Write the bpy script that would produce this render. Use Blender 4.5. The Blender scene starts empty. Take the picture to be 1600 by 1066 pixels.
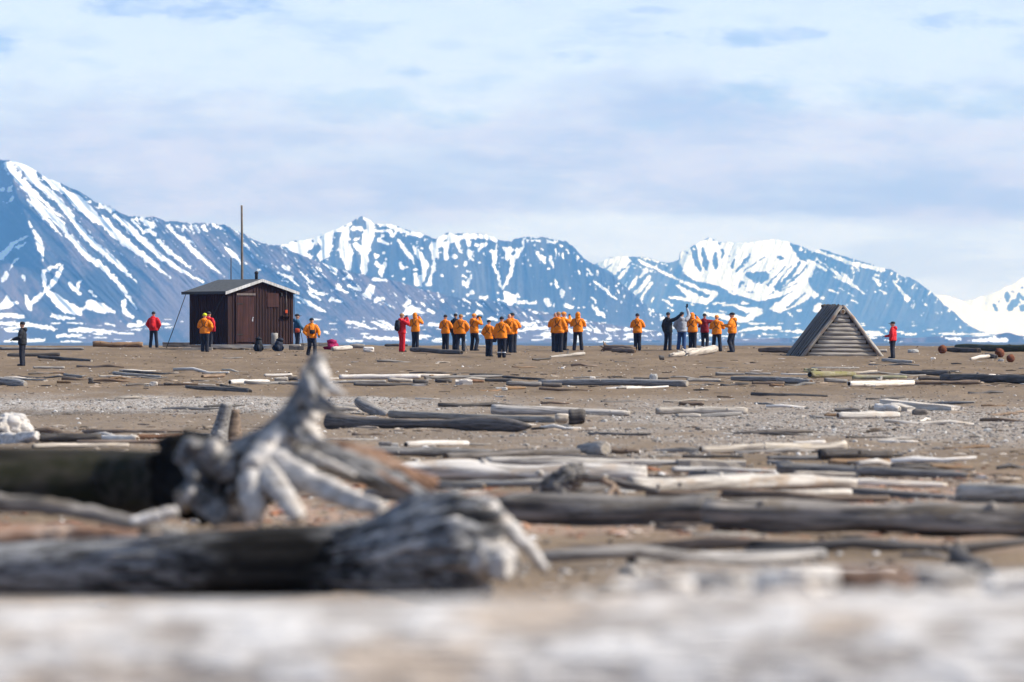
import bpy, bmesh, math, random
import numpy as np
from mathutils import Vector, Matrix, noise
from mathutils.bvhtree import BVHTree
random.seed(7)
SC = bpy.context.scene
COL = SC.collection
R = math.radians
# ------------------------------------------------------------------ camera
F = 1600 * 200 / 36.0          # focal length in photograph pixels
ZC = 3.0                       # eye height above the sea
HOR = 533.0
cd = bpy.data.cameras.new('camera'); cam = bpy.data.objects.new('camera', cd); COL.objects.link(cam)
cd.lens = 200; cd.sensor_width = 36; cd.clip_start = 0.5; cd.clip_end = 200000
cam.location = (0, 0, ZC); cam.rotation_euler = (R(90), 0, 0)
cd.dof.use_dof = True; cd.dof.focus_distance = 258; cd.dof.aperture_fstop = 2.7
SC.camera = cam
# ------------------------------------------------------------------ light
SUN_EL, SUN_AZ = R(42), R(97)      # azimuth clockwise from +Y: the sun stands to the right, a little behind the camera
w = bpy.data.worlds.new('World'); SC.world = w; w.use_nodes = True
nt = w.node_tree; N = nt.nodes; LK = nt.links
for n in list(N): N.remove(n)
out = N.new('ShaderNodeOutputWorld'); bg = N.new('ShaderNodeBackground'); bg.inputs[1].default_value = 0.14
LK.new(bg.outputs[0], out.inputs[0])
sky = N.new('ShaderNodeTexSky'); sky.sky_type = 'NISHITA'; sky.sun_disc = False
sky.sun_elevation = SUN_EL; sky.sun_rotation = SUN_AZ
def wn(t, **kw):
    n = N.new(t)
    for k, v in kw.items(): setattr(n, k, v)
    return n
def wmath(op, a, b=None, c=None, clamp=False):
    n = N.new('ShaderNodeMath'); n.operation = op; n.use_clamp = clamp
    for i, v in enumerate((a, b, c)):
        if v is None: continue
        if isinstance(v, (int, float)): n.inputs[i].default_value = v
        else: LK.new(v, n.inputs[i])
    return n.outputs[0]
def wramp(v, lo, hi):
    n = N.new('ShaderNodeMapRange'); n.interpolation_type = 'SMOOTHSTEP'
    LK.new(v, n.inputs[0]); n.inputs[1].default_value = lo; n.inputs[2].default_value = hi
    return n.outputs[0]
def wmix(f, a, b):
    n = N.new('ShaderNodeMix'); n.data_type = 'RGBA'
    LK.new(f, n.inputs[0])
    for s, v in ((n.inputs[6], a), (n.inputs[7], b)):
        if isinstance(v, tuple): s.default_value = v
        else: LK.new(v, s)
    return n.outputs[2]
tc = wn('ShaderNodeTexCoord'); sx = wn('ShaderNodeSeparateXYZ'); LK.new(tc.outputs['Generated'], sx.inputs[0])
def wnoise(sxy, sz, scale, detail, rough, off=0.0):
    m = wn('ShaderNodeMapping'); LK.new(tc.outputs['Generated'], m.inputs[0])
    m.inputs['Scale'].default_value = (sxy, sxy, sz); m.inputs['Location'].default_value = (off, off * .7, off * .3)
    n = wn('ShaderNodeTexNoise'); LK.new(m.outputs[0], n.inputs[0])
    n.inputs['Scale'].default_value = scale; n.inputs['Detail'].default_value = detail; n.inputs['Roughness'].default_value = rough
    return n.outputs[0]
z = sx.outputs[2]
nA = wnoise(1, 3.0, 26, 7, .55, 3.3)        # billows at the top of the bank
nB = wnoise(1, 6.0, 14, 6, .6, 9.1)         # long streaks
nC = wnoise(1, 3.6, 30, 6, .6, 5.7)         # wisps above the bank
zz = wmath('ADD', z, wmath('MULTIPLY', wmath('SUBTRACT', nA, .5), .022))
bank = wmath('MULTIPLY', wmath('SUBTRACT', 1.0, wramp(zz, .0395, .0455)), wramp(wmath('ADD', z, wmath('MULTIPLY', wmath('SUBTRACT', nB, .5), .012)), .0195, .0245))
bank = wmath('MULTIPLY', bank, wmath('ADD', .45, wmath('MULTIPLY', wramp(nB, .36, .62), .55)))
puff = wmath('MULTIPLY', wramp(nC, .53, .70), wramp(zz, .028, .05))
clear = wmix(wramp(z, .0, .062), (6.3, 7.5, 14.0, 1), (5.3, 6.8, 14.0, 1))
low = wmix(wramp(nB, .42, .6), clear, (4.9, 5.8, 11.5, 1))
c1 = wmix(wmath('SUBTRACT', 1.0, wramp(z, .016, .03)), clear, low)
c2 = wmix(bank, c1, wmix(wramp(nA, .36, .62), (3.25, 3.45, 8.4, 1), (4.85, 5.05, 10.4, 1)))
nW = wnoise(1, 2.8, 120, 6, .62, 2.2)
tot = None
for (bx, by, rx, ry, st) in ((300, 6, 190, 30, 1.0), (0, 72, 62, 28, .95), (890, 86, 50, 15, .9), (1170, 58, 135, 15, .85), (1500, 36, 100, 18, .75), (1180, 150, 110, 34, .8), (1400, 150, 120, 30, .6), (1560, 165, 110, 36, .6), (632, 112, 36, 11, .75), (1020, 18, 60, 8, .55), (560, 165, 150, 30, .5), (690, 185, 90, 22, .55), (960, 55, 80, 9, .5), (1000, 200, 60, 22, .4), (130, 70, 60, 12, .25), (700, 70, 40, 10, .3)):
    ex = wmath('MULTIPLY', wmath('SUBTRACT', sx.outputs[0], (bx - 800) / F), F / rx); ez = wmath('MULTIPLY', wmath('SUBTRACT', z, (HOR - by) / F), F / ry)
    q = wmath('ADD', wmath('MULTIPLY', ex, ex), wmath('MULTIPLY', ez, ez))
    q = wmath('ADD', q, wmath('MULTIPLY', wmath('SUBTRACT', nW, .44), 4.6))
    q = wmath('MULTIPLY', wmath('SUBTRACT', 1.0, wramp(q, -.3, 1.5)), st)
    tot = q if tot is None else wmath('MAXIMUM', tot, q)
c3 = wmix(wmath('MAXIMUM', wmath('MULTIPLY', tot, wramp(sx.outputs[1], 0, .5)), wmath('MULTIPLY', puff, .45)), c2, (2.5, 3.4, 8.4, 1))
nD = wnoise(1, 3.2, 55, 8, .66, 7.7)
c3 = wmix(wmath('MULTIPLY', wramp(nD, .44, .68), wmath('ADD', .14, wmath('MULTIPLY', bank, .34))), c3, (2.55, 2.95, 7.8, 1))
c3 = wmix(wmath('MULTIPLY', wmath('SUBTRACT', 1.0, wramp(nD, .30, .46)), wmath('MULTIPLY', bank, .5)), c3, (5.6, 6.2, 12.0, 1))
# overhead: thin broken cloud over the physical sky
nH = wnoise(1, 1.5, 2.4, 6, .6, 1.1)
over = wmix(wmath('MULTIPLY', wramp(nH, .42, .66), .5), sky.outputs[0], (2.3, 2.9, 4.0, 1))
gain = wn('ShaderNodeVectorMath', operation='SCALE'); LK.new(c3, gain.inputs[0]); gain.inputs['Scale'].default_value = .70
LK.new(wmix(wramp(z, .066, .14), gain.outputs[0], over), bg.inputs[0])
ld = bpy.data.lights.new('sun', 'SUN'); sun = bpy.data.objects.new('sun', ld); COL.objects.link(sun)
ld.energy = 5.0; ld.angle = R(.8); ld.color = (1.0, .965, .915)
sv = Vector((math.sin(SUN_AZ) * math.cos(SUN_EL), math.cos(SUN_AZ) * math.cos(SUN_EL), math.sin(SUN_EL)))
sun.rotation_euler = sv.to_track_quat('Z', 'Y').to_euler(); sun.location = (60, -20, 80)
vs = SC.view_settings; SC.display_settings.display_device = 'sRGB'
vs.view_transform = 'Standard'; vs.look = 'None'; vs.gamma = 1; vs.use_curve_mapping = False
vs.exposure = 0.45
SC.cycles.volume_bounces = 0; SC.cycles.max_bounces = 6; SC.cycles.use_denoising = True
# ------------------------------------------------------------------ helpers
def tag(o, label=None, cat=None, group=None, kind=None):
    if label: o['label'] = label
    if cat: o['category'] = cat
    if group: o['group'] = group
    if kind: o['kind'] = kind
    return o
def link(name, me, mats, parent=None):
    o = bpy.data.objects.new(name, me); COL.objects.link(o)
    if mats is not None:
        for m in (mats if isinstance(mats, (list, tuple)) else [mats]): me.materials.append(m)
    if parent: o.parent = parent
    return o
def frombm(name, bm, mats, parent=None, smooth=True, loc=None):
    me = bpy.data.meshes.new(name); bm.normal_update(); bm.to_mesh(me); bm.free()
    if smooth: me.polygons.foreach_set('use_smooth', [True] * len(me.polygons))
    o = link(name, me, mats, parent)
    if loc is not None: o.location = loc
    return o
def empty(name, loc, rz=0.0):
    o = bpy.data.objects.new(name, None); COL.objects.link(o); o.location = loc; o.rotation_euler = (0, 0, rz); o.empty_display_size = .1
    return o
def grid_mesh(name, V, nr, nc, attrs=None):
    """mesh from an (nr*nc,3) array of vertices laid out row by row"""
    me = bpy.data.meshes.new(name)
    i = np.arange((nr - 1) * (nc - 1)); r = i // (nc - 1); c = i % (nc - 1)
    a = r * nc + c
    q = np.stack([a, a + 1, a + nc + 1, a + nc], 1).astype(np.int32)
    return np_mesh(me, V, q, attrs)
def np_mesh(me, V, Q, attrs=None):
    n, k = Q.shape
    me.vertices.add(len(V)); me.vertices.foreach_set('co', np.ascontiguousarray(V, dtype=np.float32).ravel())
    me.loops.add(n * k); me.loops.foreach_set('vertex_index', np.ascontiguousarray(Q, dtype=np.int32).ravel())
    me.polygons.add(n); me.polygons.foreach_set('loop_start', np.arange(n, dtype=np.int32) * k)
    me.update(calc_edges=True); me.polygons.foreach_set('use_smooth', np.ones(n, dtype=bool))
    for nm, A in (attrs or {}).items():
        at = me.attributes.new(nm, 'FLOAT', 'POINT'); at.data.foreach_set('value', np.ascontiguousarray(A, dtype=np.float32).ravel())
    me.update()
    return me
def _h(i, j, s):
    n = (i.astype(np.int64) * 374761393 + j.astype(np.int64) * 668265263 + s * 974711) & 0x7fffffff
    n = ((n ^ (n >> 13)) * 1274126177) & 0x7fffffff
    n = ((n ^ (n >> 16)) * 668265263) & 0x7fffffff
    return ((n ^ (n >> 15)) & 0xffff) / 65535.0
def vn(x, y, s=0):
    x = np.asarray(x, float); y = np.asarray(y, float)
    i = np.floor(x); j = np.floor(y); fx = x - i; fy = y - j
    fx = fx * fx * (3 - 2 * fx); fy = fy * fy * (3 - 2 * fy)
    i = i.astype(np.int64); j = j.astype(np.int64)
    return (_h(i, j, s) * (1 - fx) + _h(i + 1, j, s) * fx) * (1 - fy) + (_h(i, j + 1, s) * (1 - fx) + _h(i + 1, j + 1, s) * fx) * fy
def fb(x, y, s=0, o=4):
    t = 0.; a = .5; m = 0.
    for k in range(o):
        t = t + a * vn(x * 2 ** k + 17.3 * k, y * 2 ** k - 9.1 * k, s + k); m += a; a *= .5
    return t / m
def sm(v, a, b):
    t = np.clip((v - a) / (b - a), 0, 1); return t * t * (3 - 2 * t)
# ------------------------------------------------------------------ materials
class NT:
    def __init__(s, name):
        s.m = bpy.data.materials.new(name); s.m.use_nodes = True; s.t = s.m.node_tree; s.n = s.t.nodes; s.l = s.t.links
        s.b = s.n['Principled BSDF']
        s.b.inputs['Specular IOR Level'].default_value = .25
    def new(s, t, **kw):
        n = s.n.new(t)
        for k, v in kw.items(): setattr(n, k, v)
        return n
    def put(s, sock, v):
        if isinstance(v, (int, float)): sock.default_value = v
        elif isinstance(v, (tuple, list)): sock.default_value = tuple(v) + ((1,) if len(v) == 3 and len(sock.default_value) == 4 else ())
        else: s.l.new(v, sock)
    def coord(s, kind='Object', scale=(1, 1, 1), loc=(0, 0, 0)):
        t = s.new('ShaderNodeTexCoord'); m = s.new('ShaderNodeMapping'); s.l.new(t.outputs[kind], m.inputs[0])
        m.inputs['Scale'].default_value = scale; m.inputs['Location'].default_value = loc
        return m.outputs[0]
    def noise(s, vec, scale, detail=4, rough=.55):
        n = s.new('ShaderNodeTexNoise'); s.put(n.inputs['Vector'], vec)
        n.inputs['Scale'].default_value = scale; n.inputs['Detail'].default_value = detail; n.inputs['Roughness'].default_value = rough
        return n.outputs[0]
    def ramp(s, v, lo, hi, a=0.0, b=1.0):
        n = s.new('ShaderNodeMapRange'); n.interpolation_type = 'SMOOTHSTEP'; s.put(n.inputs[0], v)
        for i, x in enumerate((lo, hi, a, b)): n.inputs[i + 1].default_value = x
        return n.outputs[0]
    def mix(s, f, a, b, bt='MIX'):
        n = s.new('ShaderNodeMix'); n.data_type = 'RGBA'; n.blend_type = bt; s.put(n.inputs[0], f); s.put(n.inputs[6], a); s.put(n.inputs[7], b)
        return n.outputs[2]
    def math(s, op, a, b=0.0):
        n = s.new('ShaderNodeMath'); n.operation = op; s.put(n.inputs[0], a); s.put(n.inputs[1], b); return n.outputs[0]
    def attr(s, nm):
        n = s.new('ShaderNodeAttribute'); n.attribute_name = nm; return n
    def rnd(s):
        return s.new('ShaderNodeObjectInfo').outputs['Random']
    def bump(s, h, st=.5, dist=.02):
        n = s.new('ShaderNodeBump'); n.inputs['Strength'].default_value = st; n.inputs['Distance'].default_value = dist
        s.put(n.inputs['Height'], h); s.l.new(n.outputs[0], s.b.inputs['Normal'])
    def fin(s, col, rough=.8):
        s.put(s.b.inputs['Base Color'], col); s.put(s.b.inputs['Roughness'], rough); return s.m
def wood(name, c1, c2, c3=None, grain=1.0, moss=None, bump=.6):
    m = NT(name)
    v = m.coord('Object', (.9, 22 * grain, 22 * grain)); v2 = m.coord('Object', (3.0, 5, 5))
    r = m.rnd()
    ofs = m.new('ShaderNodeVectorMath', operation='ADD'); m.put(ofs.inputs[0], v)
    cmb = m.new('ShaderNodeCombineXYZ'); m.put(cmb.inputs[0], m.math('MULTIPLY', r, 40.0)); m.put(cmb.inputs[1], m.math('MULTIPLY', r, 13.0)); m.l.new(cmb.outputs[0], ofs.inputs[1])
    g = m.noise(ofs.outputs[0], 1.0, 6, .65); p = m.noise(v2, .8, 5, .6); f = m.noise(m.coord('Object', (6, 60, 60)), 1, 3)
    col = m.mix(m.ramp(g, .34, .62), c2, c1)
    if c3: col = m.mix(m.ramp(p, .52, .68, 0, .75), col, c3)
    if moss: col = m.mix(m.ramp(m.noise(v2, 1.3, 5), .45, .62, 0, .85), col, moss)
    crack = m.ramp(m.noise(ofs.outputs[0], 2.2, 5, .7), .30, .40)
    col = m.mix(m.ramp(crack, 0, 1, .75, 0), col, tuple(x * .35 for x in c2))
    hv = m.new('ShaderNodeHueSaturation'); m.put(hv.inputs['Color'], col); m.put(hv.inputs['Value'], m.ramp(r, 0, 1, .78, 1.2)); m.put(hv.inputs['Saturation'], m.ramp(m.math('FRACT', m.math('MULTIPLY', r, 7.3)), 0, 1, .75, 1.15))
    m.bump(m.math('ADD', m.math('MULTIPLY', g, 1.0), m.math('ADD', m.math('MULTIPLY', crack, .5), m.math('MULTIPLY', f, .3))), bump, .02)
    return m.fin(hv.outputs[0], .85)
def cloth(name, c, rough=.7, wr=1.0):
    m = NT(name); v = m.coord('Object'); n = m.noise(v, 14, 4, .6); k = m.noise(v, 60, 2)
    m.bump(m.math('ADD', m.math('MULTIPLY', n, wr), m.math('MULTIPLY', k, .15)), .7, .03)
    return m.fin(m.mix(m.ramp(n, .35, .65), tuple(x * .88 for x in c), c), rough)
def plain(name, c, rough=.7, var=.25, scale=20, metal=0.0):
    m = NT(name); v = m.coord('Object'); n = m.noise(v, scale, 4, .6); m.bump(n, .3, .01)
    m.b.inputs['Metallic'].default_value = metal
    return m.fin(m.mix(m.ramp(n, .3, .7), tuple(x * (1 - var) for x in c), c), rough)
M = {}
M['white'] = wood('bleached_driftwood', (.66, .61, .55), (.36, .32, .28), (.5, .42, .34))
M['pale'] = wood('pale_driftwood', (.46, .41, .35), (.19, .165, .14), (.36, .31, .25))
M['grey'] = wood('grey_driftwood', (.29, .27, .25), (.095, .087, .08), (.24, .225, .21))
M['dark'] = wood('dark_driftwood', (.135, .12, .11), (.045, .038, .033), (.09, .075, .062))
M['hero'] = wood('weathered_root_wood', (.34, .325, .31), (.055, .05, .045), (.17, .155, .14), grain=.45, bump=1.0)
M['band'] = wood('grey_brown_cracked_wood', (.25, .22, .19), (.055, .048, .042), (.13, .10, .07), grain=.6, bump=1.0)
M['cracked'] = wood('bleached_cracked_wood', (.55, .51, .46), (.20, .175, .15), (.36, .28, .21), grain=.55, bump=1.0)
M['nearblack'] = wood('near_black_wood', (.017, .0155, .0145), (.005, .0045, .004), (.010, .009, .008), grain=.5, bump=1.0)  # shade put into the colour: albedo lowered to a shaded side's black
M['nearblack'].node_tree.nodes['Principled BSDF'].inputs['Specular IOR Level'].default_value = .05
M['brown'] = wood('brown_driftwood', (.25, .17, .11), (.085, .055, .035), (.2, .12, .07))
M['rust'] = wood('reddish_rotten_wood', (.27, .15, .09), (.10, .052, .032), (.34, .25, .19))
M['moss'] = wood('mossy_driftwood', (.34, .31, .22), (.13, .115, .07), (.25, .22, .12), moss=(.22, .205, .095))
M['green'] = wood('green_mossy_bark', (.10, .10, .07), (.03, .031, .022), (.07, .075, .04), moss=(.055, .065, .028))
M['bigmoss'] = wood('old_mossy_trunk_wood', (.056, .050, .040), (.012, .011, .009), (.034, .033, .020), grain=.5, bump=1.0, moss=(.020, .021, .011))
M['bigmoss'].node_tree.nodes['Principled BSDF'].inputs['Specular IOR Level'].default_value = .08
M['end_dark'] = plain('dark_log_end', (.03, .025, .022), .95, .5, 30)  # near-black caps: hollow and rotten ends, and left ends darkened for shade
M['end_pale'] = plain('sawn_log_end', (.38, .33, .27), .9, .5, 25)
M['end_brown'] = plain('brown_log_end', (.16, .10, .06), .9, .5, 25)
# ------------------------------------------------------------------ terrain function (metres; d = distance from the camera along Y)
_pd = np.array([-400, 0, 6, 13, 22, 30, 40, 55, 75, 105, 130, 150, 168, 190, 208, 225, 245, 269, 286, 300, 320, 350, 420, 520, 700, 40000.])
_pz = np.array([-1.2, -1.4, -1.44, -1.47, -1.6, -1.68, -1.75, -1.84, -1.92, -1.975, -2.0, -1.96, -1.70, -1.37, -1.16, -.985, -.68, -.37, -.262, -.27, -.5, -1.2, -3.0, -4.2, -6, -6.])
_fd = np.arange(-400, 700, .5); _fz = np.interp(_fd, _pd, _pz)
for _k in range(3):
    _e = np.concatenate([np.full(8, _fz[0]), _fz, np.full(8, _fz[-1])]); _fz = np.convolve(_e, np.ones(17) / 17, 'valid')
def gzn(x, d):
    """ground height over the sea, arrays"""
    x = np.asarray(x, float); d = np.asarray(d, float)
    zz = np.where(d < 690, np.interp(d, _fd, _fz), -6.0) + ZC
    k = sm(d, 8, 30) * (1 - sm(d, 380, 500))
    big = (fb(x / 9, d / 14, 3, 3) - .5) * .10 * (1 + .9 * sm(d, 250, 285))
    mid = (fb(x / 1.6 + 5, d / 3.4, 11, 3) - .5) * .105
    sml = (fb(x / .35, d / .8, 23, 2) - .5) * .055
    ch = -.10 * np.exp(-((d - 153 - 1.5 * np.sin(x * .6)) / 1.6) ** 2) * sm(-x, 3.5, 6) 
    return zz + k * (big + mid + sml) + ch
def gz(x, d): return float(gzn(np.array([x]), np.array([d]))[0])
_hd = np.concatenate([np.arange(11, 60, .1), np.arange(60, 288, .25)])
def hit(px, py):
    """distance at which the ground shows at this place of the photograph"""
    x = (px - 800) / F * _hd
    row = HOR - (gzn(x, _hd) - ZC) * F / _hd
    ok = np.nonzero(row <= py)[0]
    return float(_hd[ok[0]]) if len(ok) else 287.0
def X(px, d): return (px - 800) / F * d
def Zp(py, d): return ZC - (py - HOR) / F * d
def W(px, py, d): return Vector((X(px, d), d, Zp(py, d)))
# ------------------------------------------------------------------ ground sheet
def build_ground():
    xf = np.arange(-33, 33.01, .2)
    xo = np.array([40, 55, 80, 130, 220, 400, 800, 1600, 3200, 5600.])
    xs = np.concatenate([-xo[::-1], xf, xo])
    ds = [-55, -30, -15, -5, 0, 3, 6]
    d = 8.
    while d < 345: ds.append(d); d += max(.11, d * .0023)
    ds += [350, 365, 385, 410, 440, 480, 540, 640, 800, 2000, 8000, 20000, 33000]
    ds = np.array(ds)
    D, Xg = np.meshgrid(ds, xs, indexing='ij')
    Zg = gzn(Xg, D)
    V = np.stack([Xg, D, Zg], -1).reshape(-1, 3)
    px = 800 + F * Xg / np.maximum(D, 1)
    n = fb(Xg / 2.2, D / 7, 41, 4) - .5
    gl = sm(D + n * 22, 148, 154) * (1 - sm(D + n * 14, 167, 175)) * (1 - sm(Xg + n * 4, -5, 1.5))
    gr = sm(D + n * 40, 98, 118) * (1 - sm(D + n * 30, 158, 172)) * (.25 + .75 * sm(Xg + n * 8, 0, 4)) * .68
    gm = sm(D + n * 30, 90, 110) * (1 - sm(D + n * 20, 165, 180)) * .18
    gn = sm(D + n * 10, 26, 30) * (1 - sm(D + n * 10, 40, 47)) * sm(Xg + n, .2, 1.0) * .7
    gravel = np.clip(np.maximum.reduce([gl, gr, gm, gn]), 0, 1)
    wet = np.exp(-((D - 153 - 1.5 * np.sin(Xg * .6)) / 2.2) ** 2) * sm(-Xg + n * 2, 3.5, 6.5)
    bark = sm(D + n * 14, 50, 58) * (1 - sm(D + n * 14, 78, 88)) * sm(n, -.1, .12)
    me = grid_mesh('ground', V, len(ds), len(xs), {'gravel': gravel.ravel(), 'wet': wet.ravel(), 'bark': bark.ravel()})
    m = NT('beach_sand'); v = m.coord('Object'); vs_ = m.coord('Object', (1, .22, 1))
    n1 = m.noise(vs_, .55, 5); n2 = m.noise(vs_, 5, 5, .7); n3 = m.noise(v, 38, 3, .7)
    sand = m.mix(m.ramp(n1, .35, .65), (.140, .096, .056), (.200, .141, .087))
    sand = m.mix(m.ramp(n2, .36, .64, 0, .55), sand, (.105, .074, .048))
    sand = m.mix(m.ramp(n3, .60, .72, 0, .5), sand, (.45, .39, .32))
    vo = m.new('ShaderNodeTexVoronoi'); m.put(vo.inputs['Vector'], v); vo.inputs['Scale'].default_value = 17
    hs = m.new('ShaderNodeSeparateColor'); m.l.new(vo.outputs['Color'], hs.inputs[0])
    peb = m.mix(m.ramp(hs.outputs[0], .1, .95), (.12, .11, .105), (.50, .475, .44))
    peb = m.mix(m.ramp(hs.outputs[1], .8, .9), peb, (.25, .17, .12))
    col = m.mix(m.math('MULTIPLY', m.attr('gravel').outputs['Fac'], m.ramp(n2, .3, .62, .45, 1.0)), sand, peb)
    col = m.mix(m.math('MULTIPLY', m.attr('bark').outputs['Fac'], m.ramp(n2, .35, .6)), col, m.mix(m.ramp(n3, .4, .6), (.26, .125, .07), (.36, .29, .23)))
    col = m.mix(m.math('MULTIPLY', m.attr('wet').outputs['Fac'], .85), col, (.075, .055, .038))
    m.bump(m.math('ADD', m.math('MULTIPLY', n2, .6), m.math('MULTIPLY', vo.outputs['Distance'], .4)), .7, .05)
    tag(link('ground', me, m.fin(col, .95)), kind='structure')
build_ground()
def build_sea():
    bm = bmesh.new(); bmesh.ops.create_grid(bm, x_segments=40, y_segments=60, size=1)
    for v in bm.verts: v.co = Vector((v.co.x * 5700, 425 + (v.co.y * .5 + .5) * 32500, .02))
    m = NT('sea_water'); m.bump(m.noise(m.coord('Object', (.25, .1, 1)), 1, 4), .25, .3)
    tag(frombm('sea', bm, m.fin((.045, .06, .085), .6)), kind='structure')
build_sea()
# ------------------------------------------------------------------ mountains: relief meshes at their real distance, snow lying in their gullies
def conv(L, ox, oy, s):
    return [[(ox + p[0] / s, oy + p[1] / s) + ((p[2] / s,) if len(p) > 2 else ()) for p in q] for q in L]
def streaks(PX, PY, L, val, sub=False, gain=1.0):
    for q in L:
        if len(q) == 1: q = [q[0], (q[0][0] + q[0][2] * .35, q[0][1] + q[0][2] * .1, q[0][2] * .8)]
        for a, b in zip(q[:-1], q[1:]):
            r = max(a[2], b[2]) / 2 + 8
            s = (PX > min(a[0], b[0]) - r) & (PX < max(a[0], b[0]) + r) & (PY > min(a[1], b[1]) - r) & (PY < max(a[1], b[1]) + r)
            if not s.any(): continue
            x = PX[s] - a[0]; y = PY[s] - a[1]; dx = b[0] - a[0]; dy = b[1] - a[1]
            t = np.clip((x * dx + y * dy) / max(dx * dx + dy * dy, 1e-6), 0, 1)
            v = (a[2] + (b[2] - a[2]) * t) * .5 * gain - np.hypot(x - dx * t, y - dy * t)
            val[s] = np.minimum(val[s], -v) if sub else np.maximum(val[s], v)
    return val
def poly(PX, PY, P, val):
    ins = np.zeros(PX.shape, bool); dist = np.full(PX.shape, 1e9)
    for a, b in zip(P, P[1:] + P[:1]):
        dx = b[0] - a[0]; dy = b[1] - a[1]
        c = ((a[1] > PY) != (b[1] > PY)) & (PX < dx * (PY - a[1]) / (dy if abs(dy) > 1e-9 else 1e-9) + a[0]); ins ^= c
        t = np.clip(((PX - a[0]) * dx + (PY - a[1]) * dy) / max(dx * dx + dy * dy, 1e-6), 0, 1)
        dist = np.minimum(dist, np.hypot(PX - a[0] - dx * t, PY - a[1] - dy * t))
    return np.maximum(val, np.where(ins, dist, -dist))
def rock_mat(name, c1, c2):
    m = NT(name); s = m.attr('snow').outputs['Fac']; t = m.attr('tone').outputs['Fac']
    col = m.mix(m.ramp(t, .25, .75), c1, c2)
    col = m.mix(m.ramp(s, .38, .62), col, (.69, .765, .93))
    return m.fin(col, .9)
def mountain(name, skyl, base, D0, kd, step, S, polys, sub, wx, wa, amp, mat, seed, speck=None, back=1500, warp=2.2, plain=None, ridge=None, toe=400):
    sx = np.array([p[0] for p in skyl]); sy = np.array([p[1] for p in skyl])
    xs = np.arange(sx[0], sx[-1] + .1, step); top = np.interp(xs, sx, sy)
    top = top + (fb(xs / 5, xs * 0, seed, 4) - .5) * 3.4 * sm(base - top, 4, 40) + (fb(xs / 2, xs * 0, seed + 50, 2) - .5) * 1.2 * sm(base - top, 4, 40)
    nr = int(max(base - top) / step) + 2
    T = np.linspace(0, 1, nr)[:, None]
    PX = np.repeat(xs[None], nr, 0); PY = base + (top[None] - base) * T
    h = base - PY
    u = PX - wx * (PY - 400); al = PY + wx * (PX - 500) * .5
    n1 = fb(u / 26, al / 150, seed + 1, 4); n2 = fb(u / 8, al / 60, seed + 7, 3); n3 = fb(PX / 90, PY / 90, seed + 9, 3); n4 = fb(PX / 3.2, PY / 3.2, seed + 13, 3)
    ridged = 1 - np.abs(2 * n1 - 1)
    rough = sm(h, 10, 70)
    D = D0 + toe * (1 - np.exp(-h / 22)) + kd * h
    D = D - amp * rough * (ridged * 1.0 + (n2 - .5) * .28 + (n3 - .5) * 2.2 + (n4 - .5) * .16)
    if ridge is not None: D = D + ridge(PX, PY)
    # snow
    wX = PX + (fb(PX / 6, PY / 6, seed + 21, 3) - .5) * warp * 3.0; wY = PY + (fb(PX / 6, PY / 6, seed + 27, 3) - .5) * warp * 2.2
    val = np.full(PX.shape, -9.)
    for P in polys: val = poly(wX, wY, P, val)
    val = streaks(wX, wY, S, val)
    val = streaks(wX, wY, sub, val, True)
    if speck is not None: val = np.maximum(val, speck(PX, PY, u, al, top[None] + 0 * PY))
    if plain is not None: val = np.maximum(val, plain(PX, PY))
    val = val + (n4 - .5) * 2.4 + (fb(PX / 1.7, PY / 1.7, seed + 33, 2) - .5) * 2.2 + (fb(u / 4, al / 22, seed + 35, 2) - .5) * 2.0
    snow = np.clip(val / 1.8 + .5, 0, 1)
    tone = np.clip(.5 + (n3 - .5) * 1.5 + (n2 - .5) * .8 + (n4 - .5) * .5, 0, 1)
    V = np.stack([(PX - 800) / F * D, D, ZC - (PY - HOR) / F * D], -1)
    bk = V[-1].copy(); bk[:, 1] += back; bk[:, 2] = -2
    bm_ = V[-1].copy(); bm_[:, 1] += back * .25; bm_[:, 2] = bm_[:, 2] * .78
    ft = V[0].copy(); ft[:, 2] = -2.5
    V = np.concatenate([ft[None], V, bm_[None], bk[None]], 0)
    pad = lambda A: np.concatenate([A[:1], A, A[-1:], A[-1:]], 0).ravel()
    me = grid_mesh(name, V.reshape(-1, 3), nr + 3, len(xs), {'snow': pad(snow), 'tone': pad(tone)})
    return tag(link(name, me, mat), kind='structure')
RA = rock_mat('dark_scree_and_snow', (.022, .028, .042), (.092, .080, .102))
RB = rock_mat('bare_rock_and_snow', (.022, .030, .046), (.055, .062, .082))
def tundra(lo, hi, thr, seed, sx=26, sy=3.2):
    def f(PX, PY):
        n = fb(PX / sx, PY / sy, seed, 3)
        return np.where((PY > lo) & (PY < hi), (n - thr + .12 * np.clip(1 - np.abs(PY - (lo + hi) / 2) / (hi - lo) * 2, -1, 1) - .06) * 26, -9)
    return f
def specks(thr, depth, seed, sx=5, sy=9):
    def f(PX, PY, u, al, top):
        n = fb(u / sx, al / sy, seed, 3)
        return (n - thr - (PY - top) / depth * .25) * 26
    return f
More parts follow.
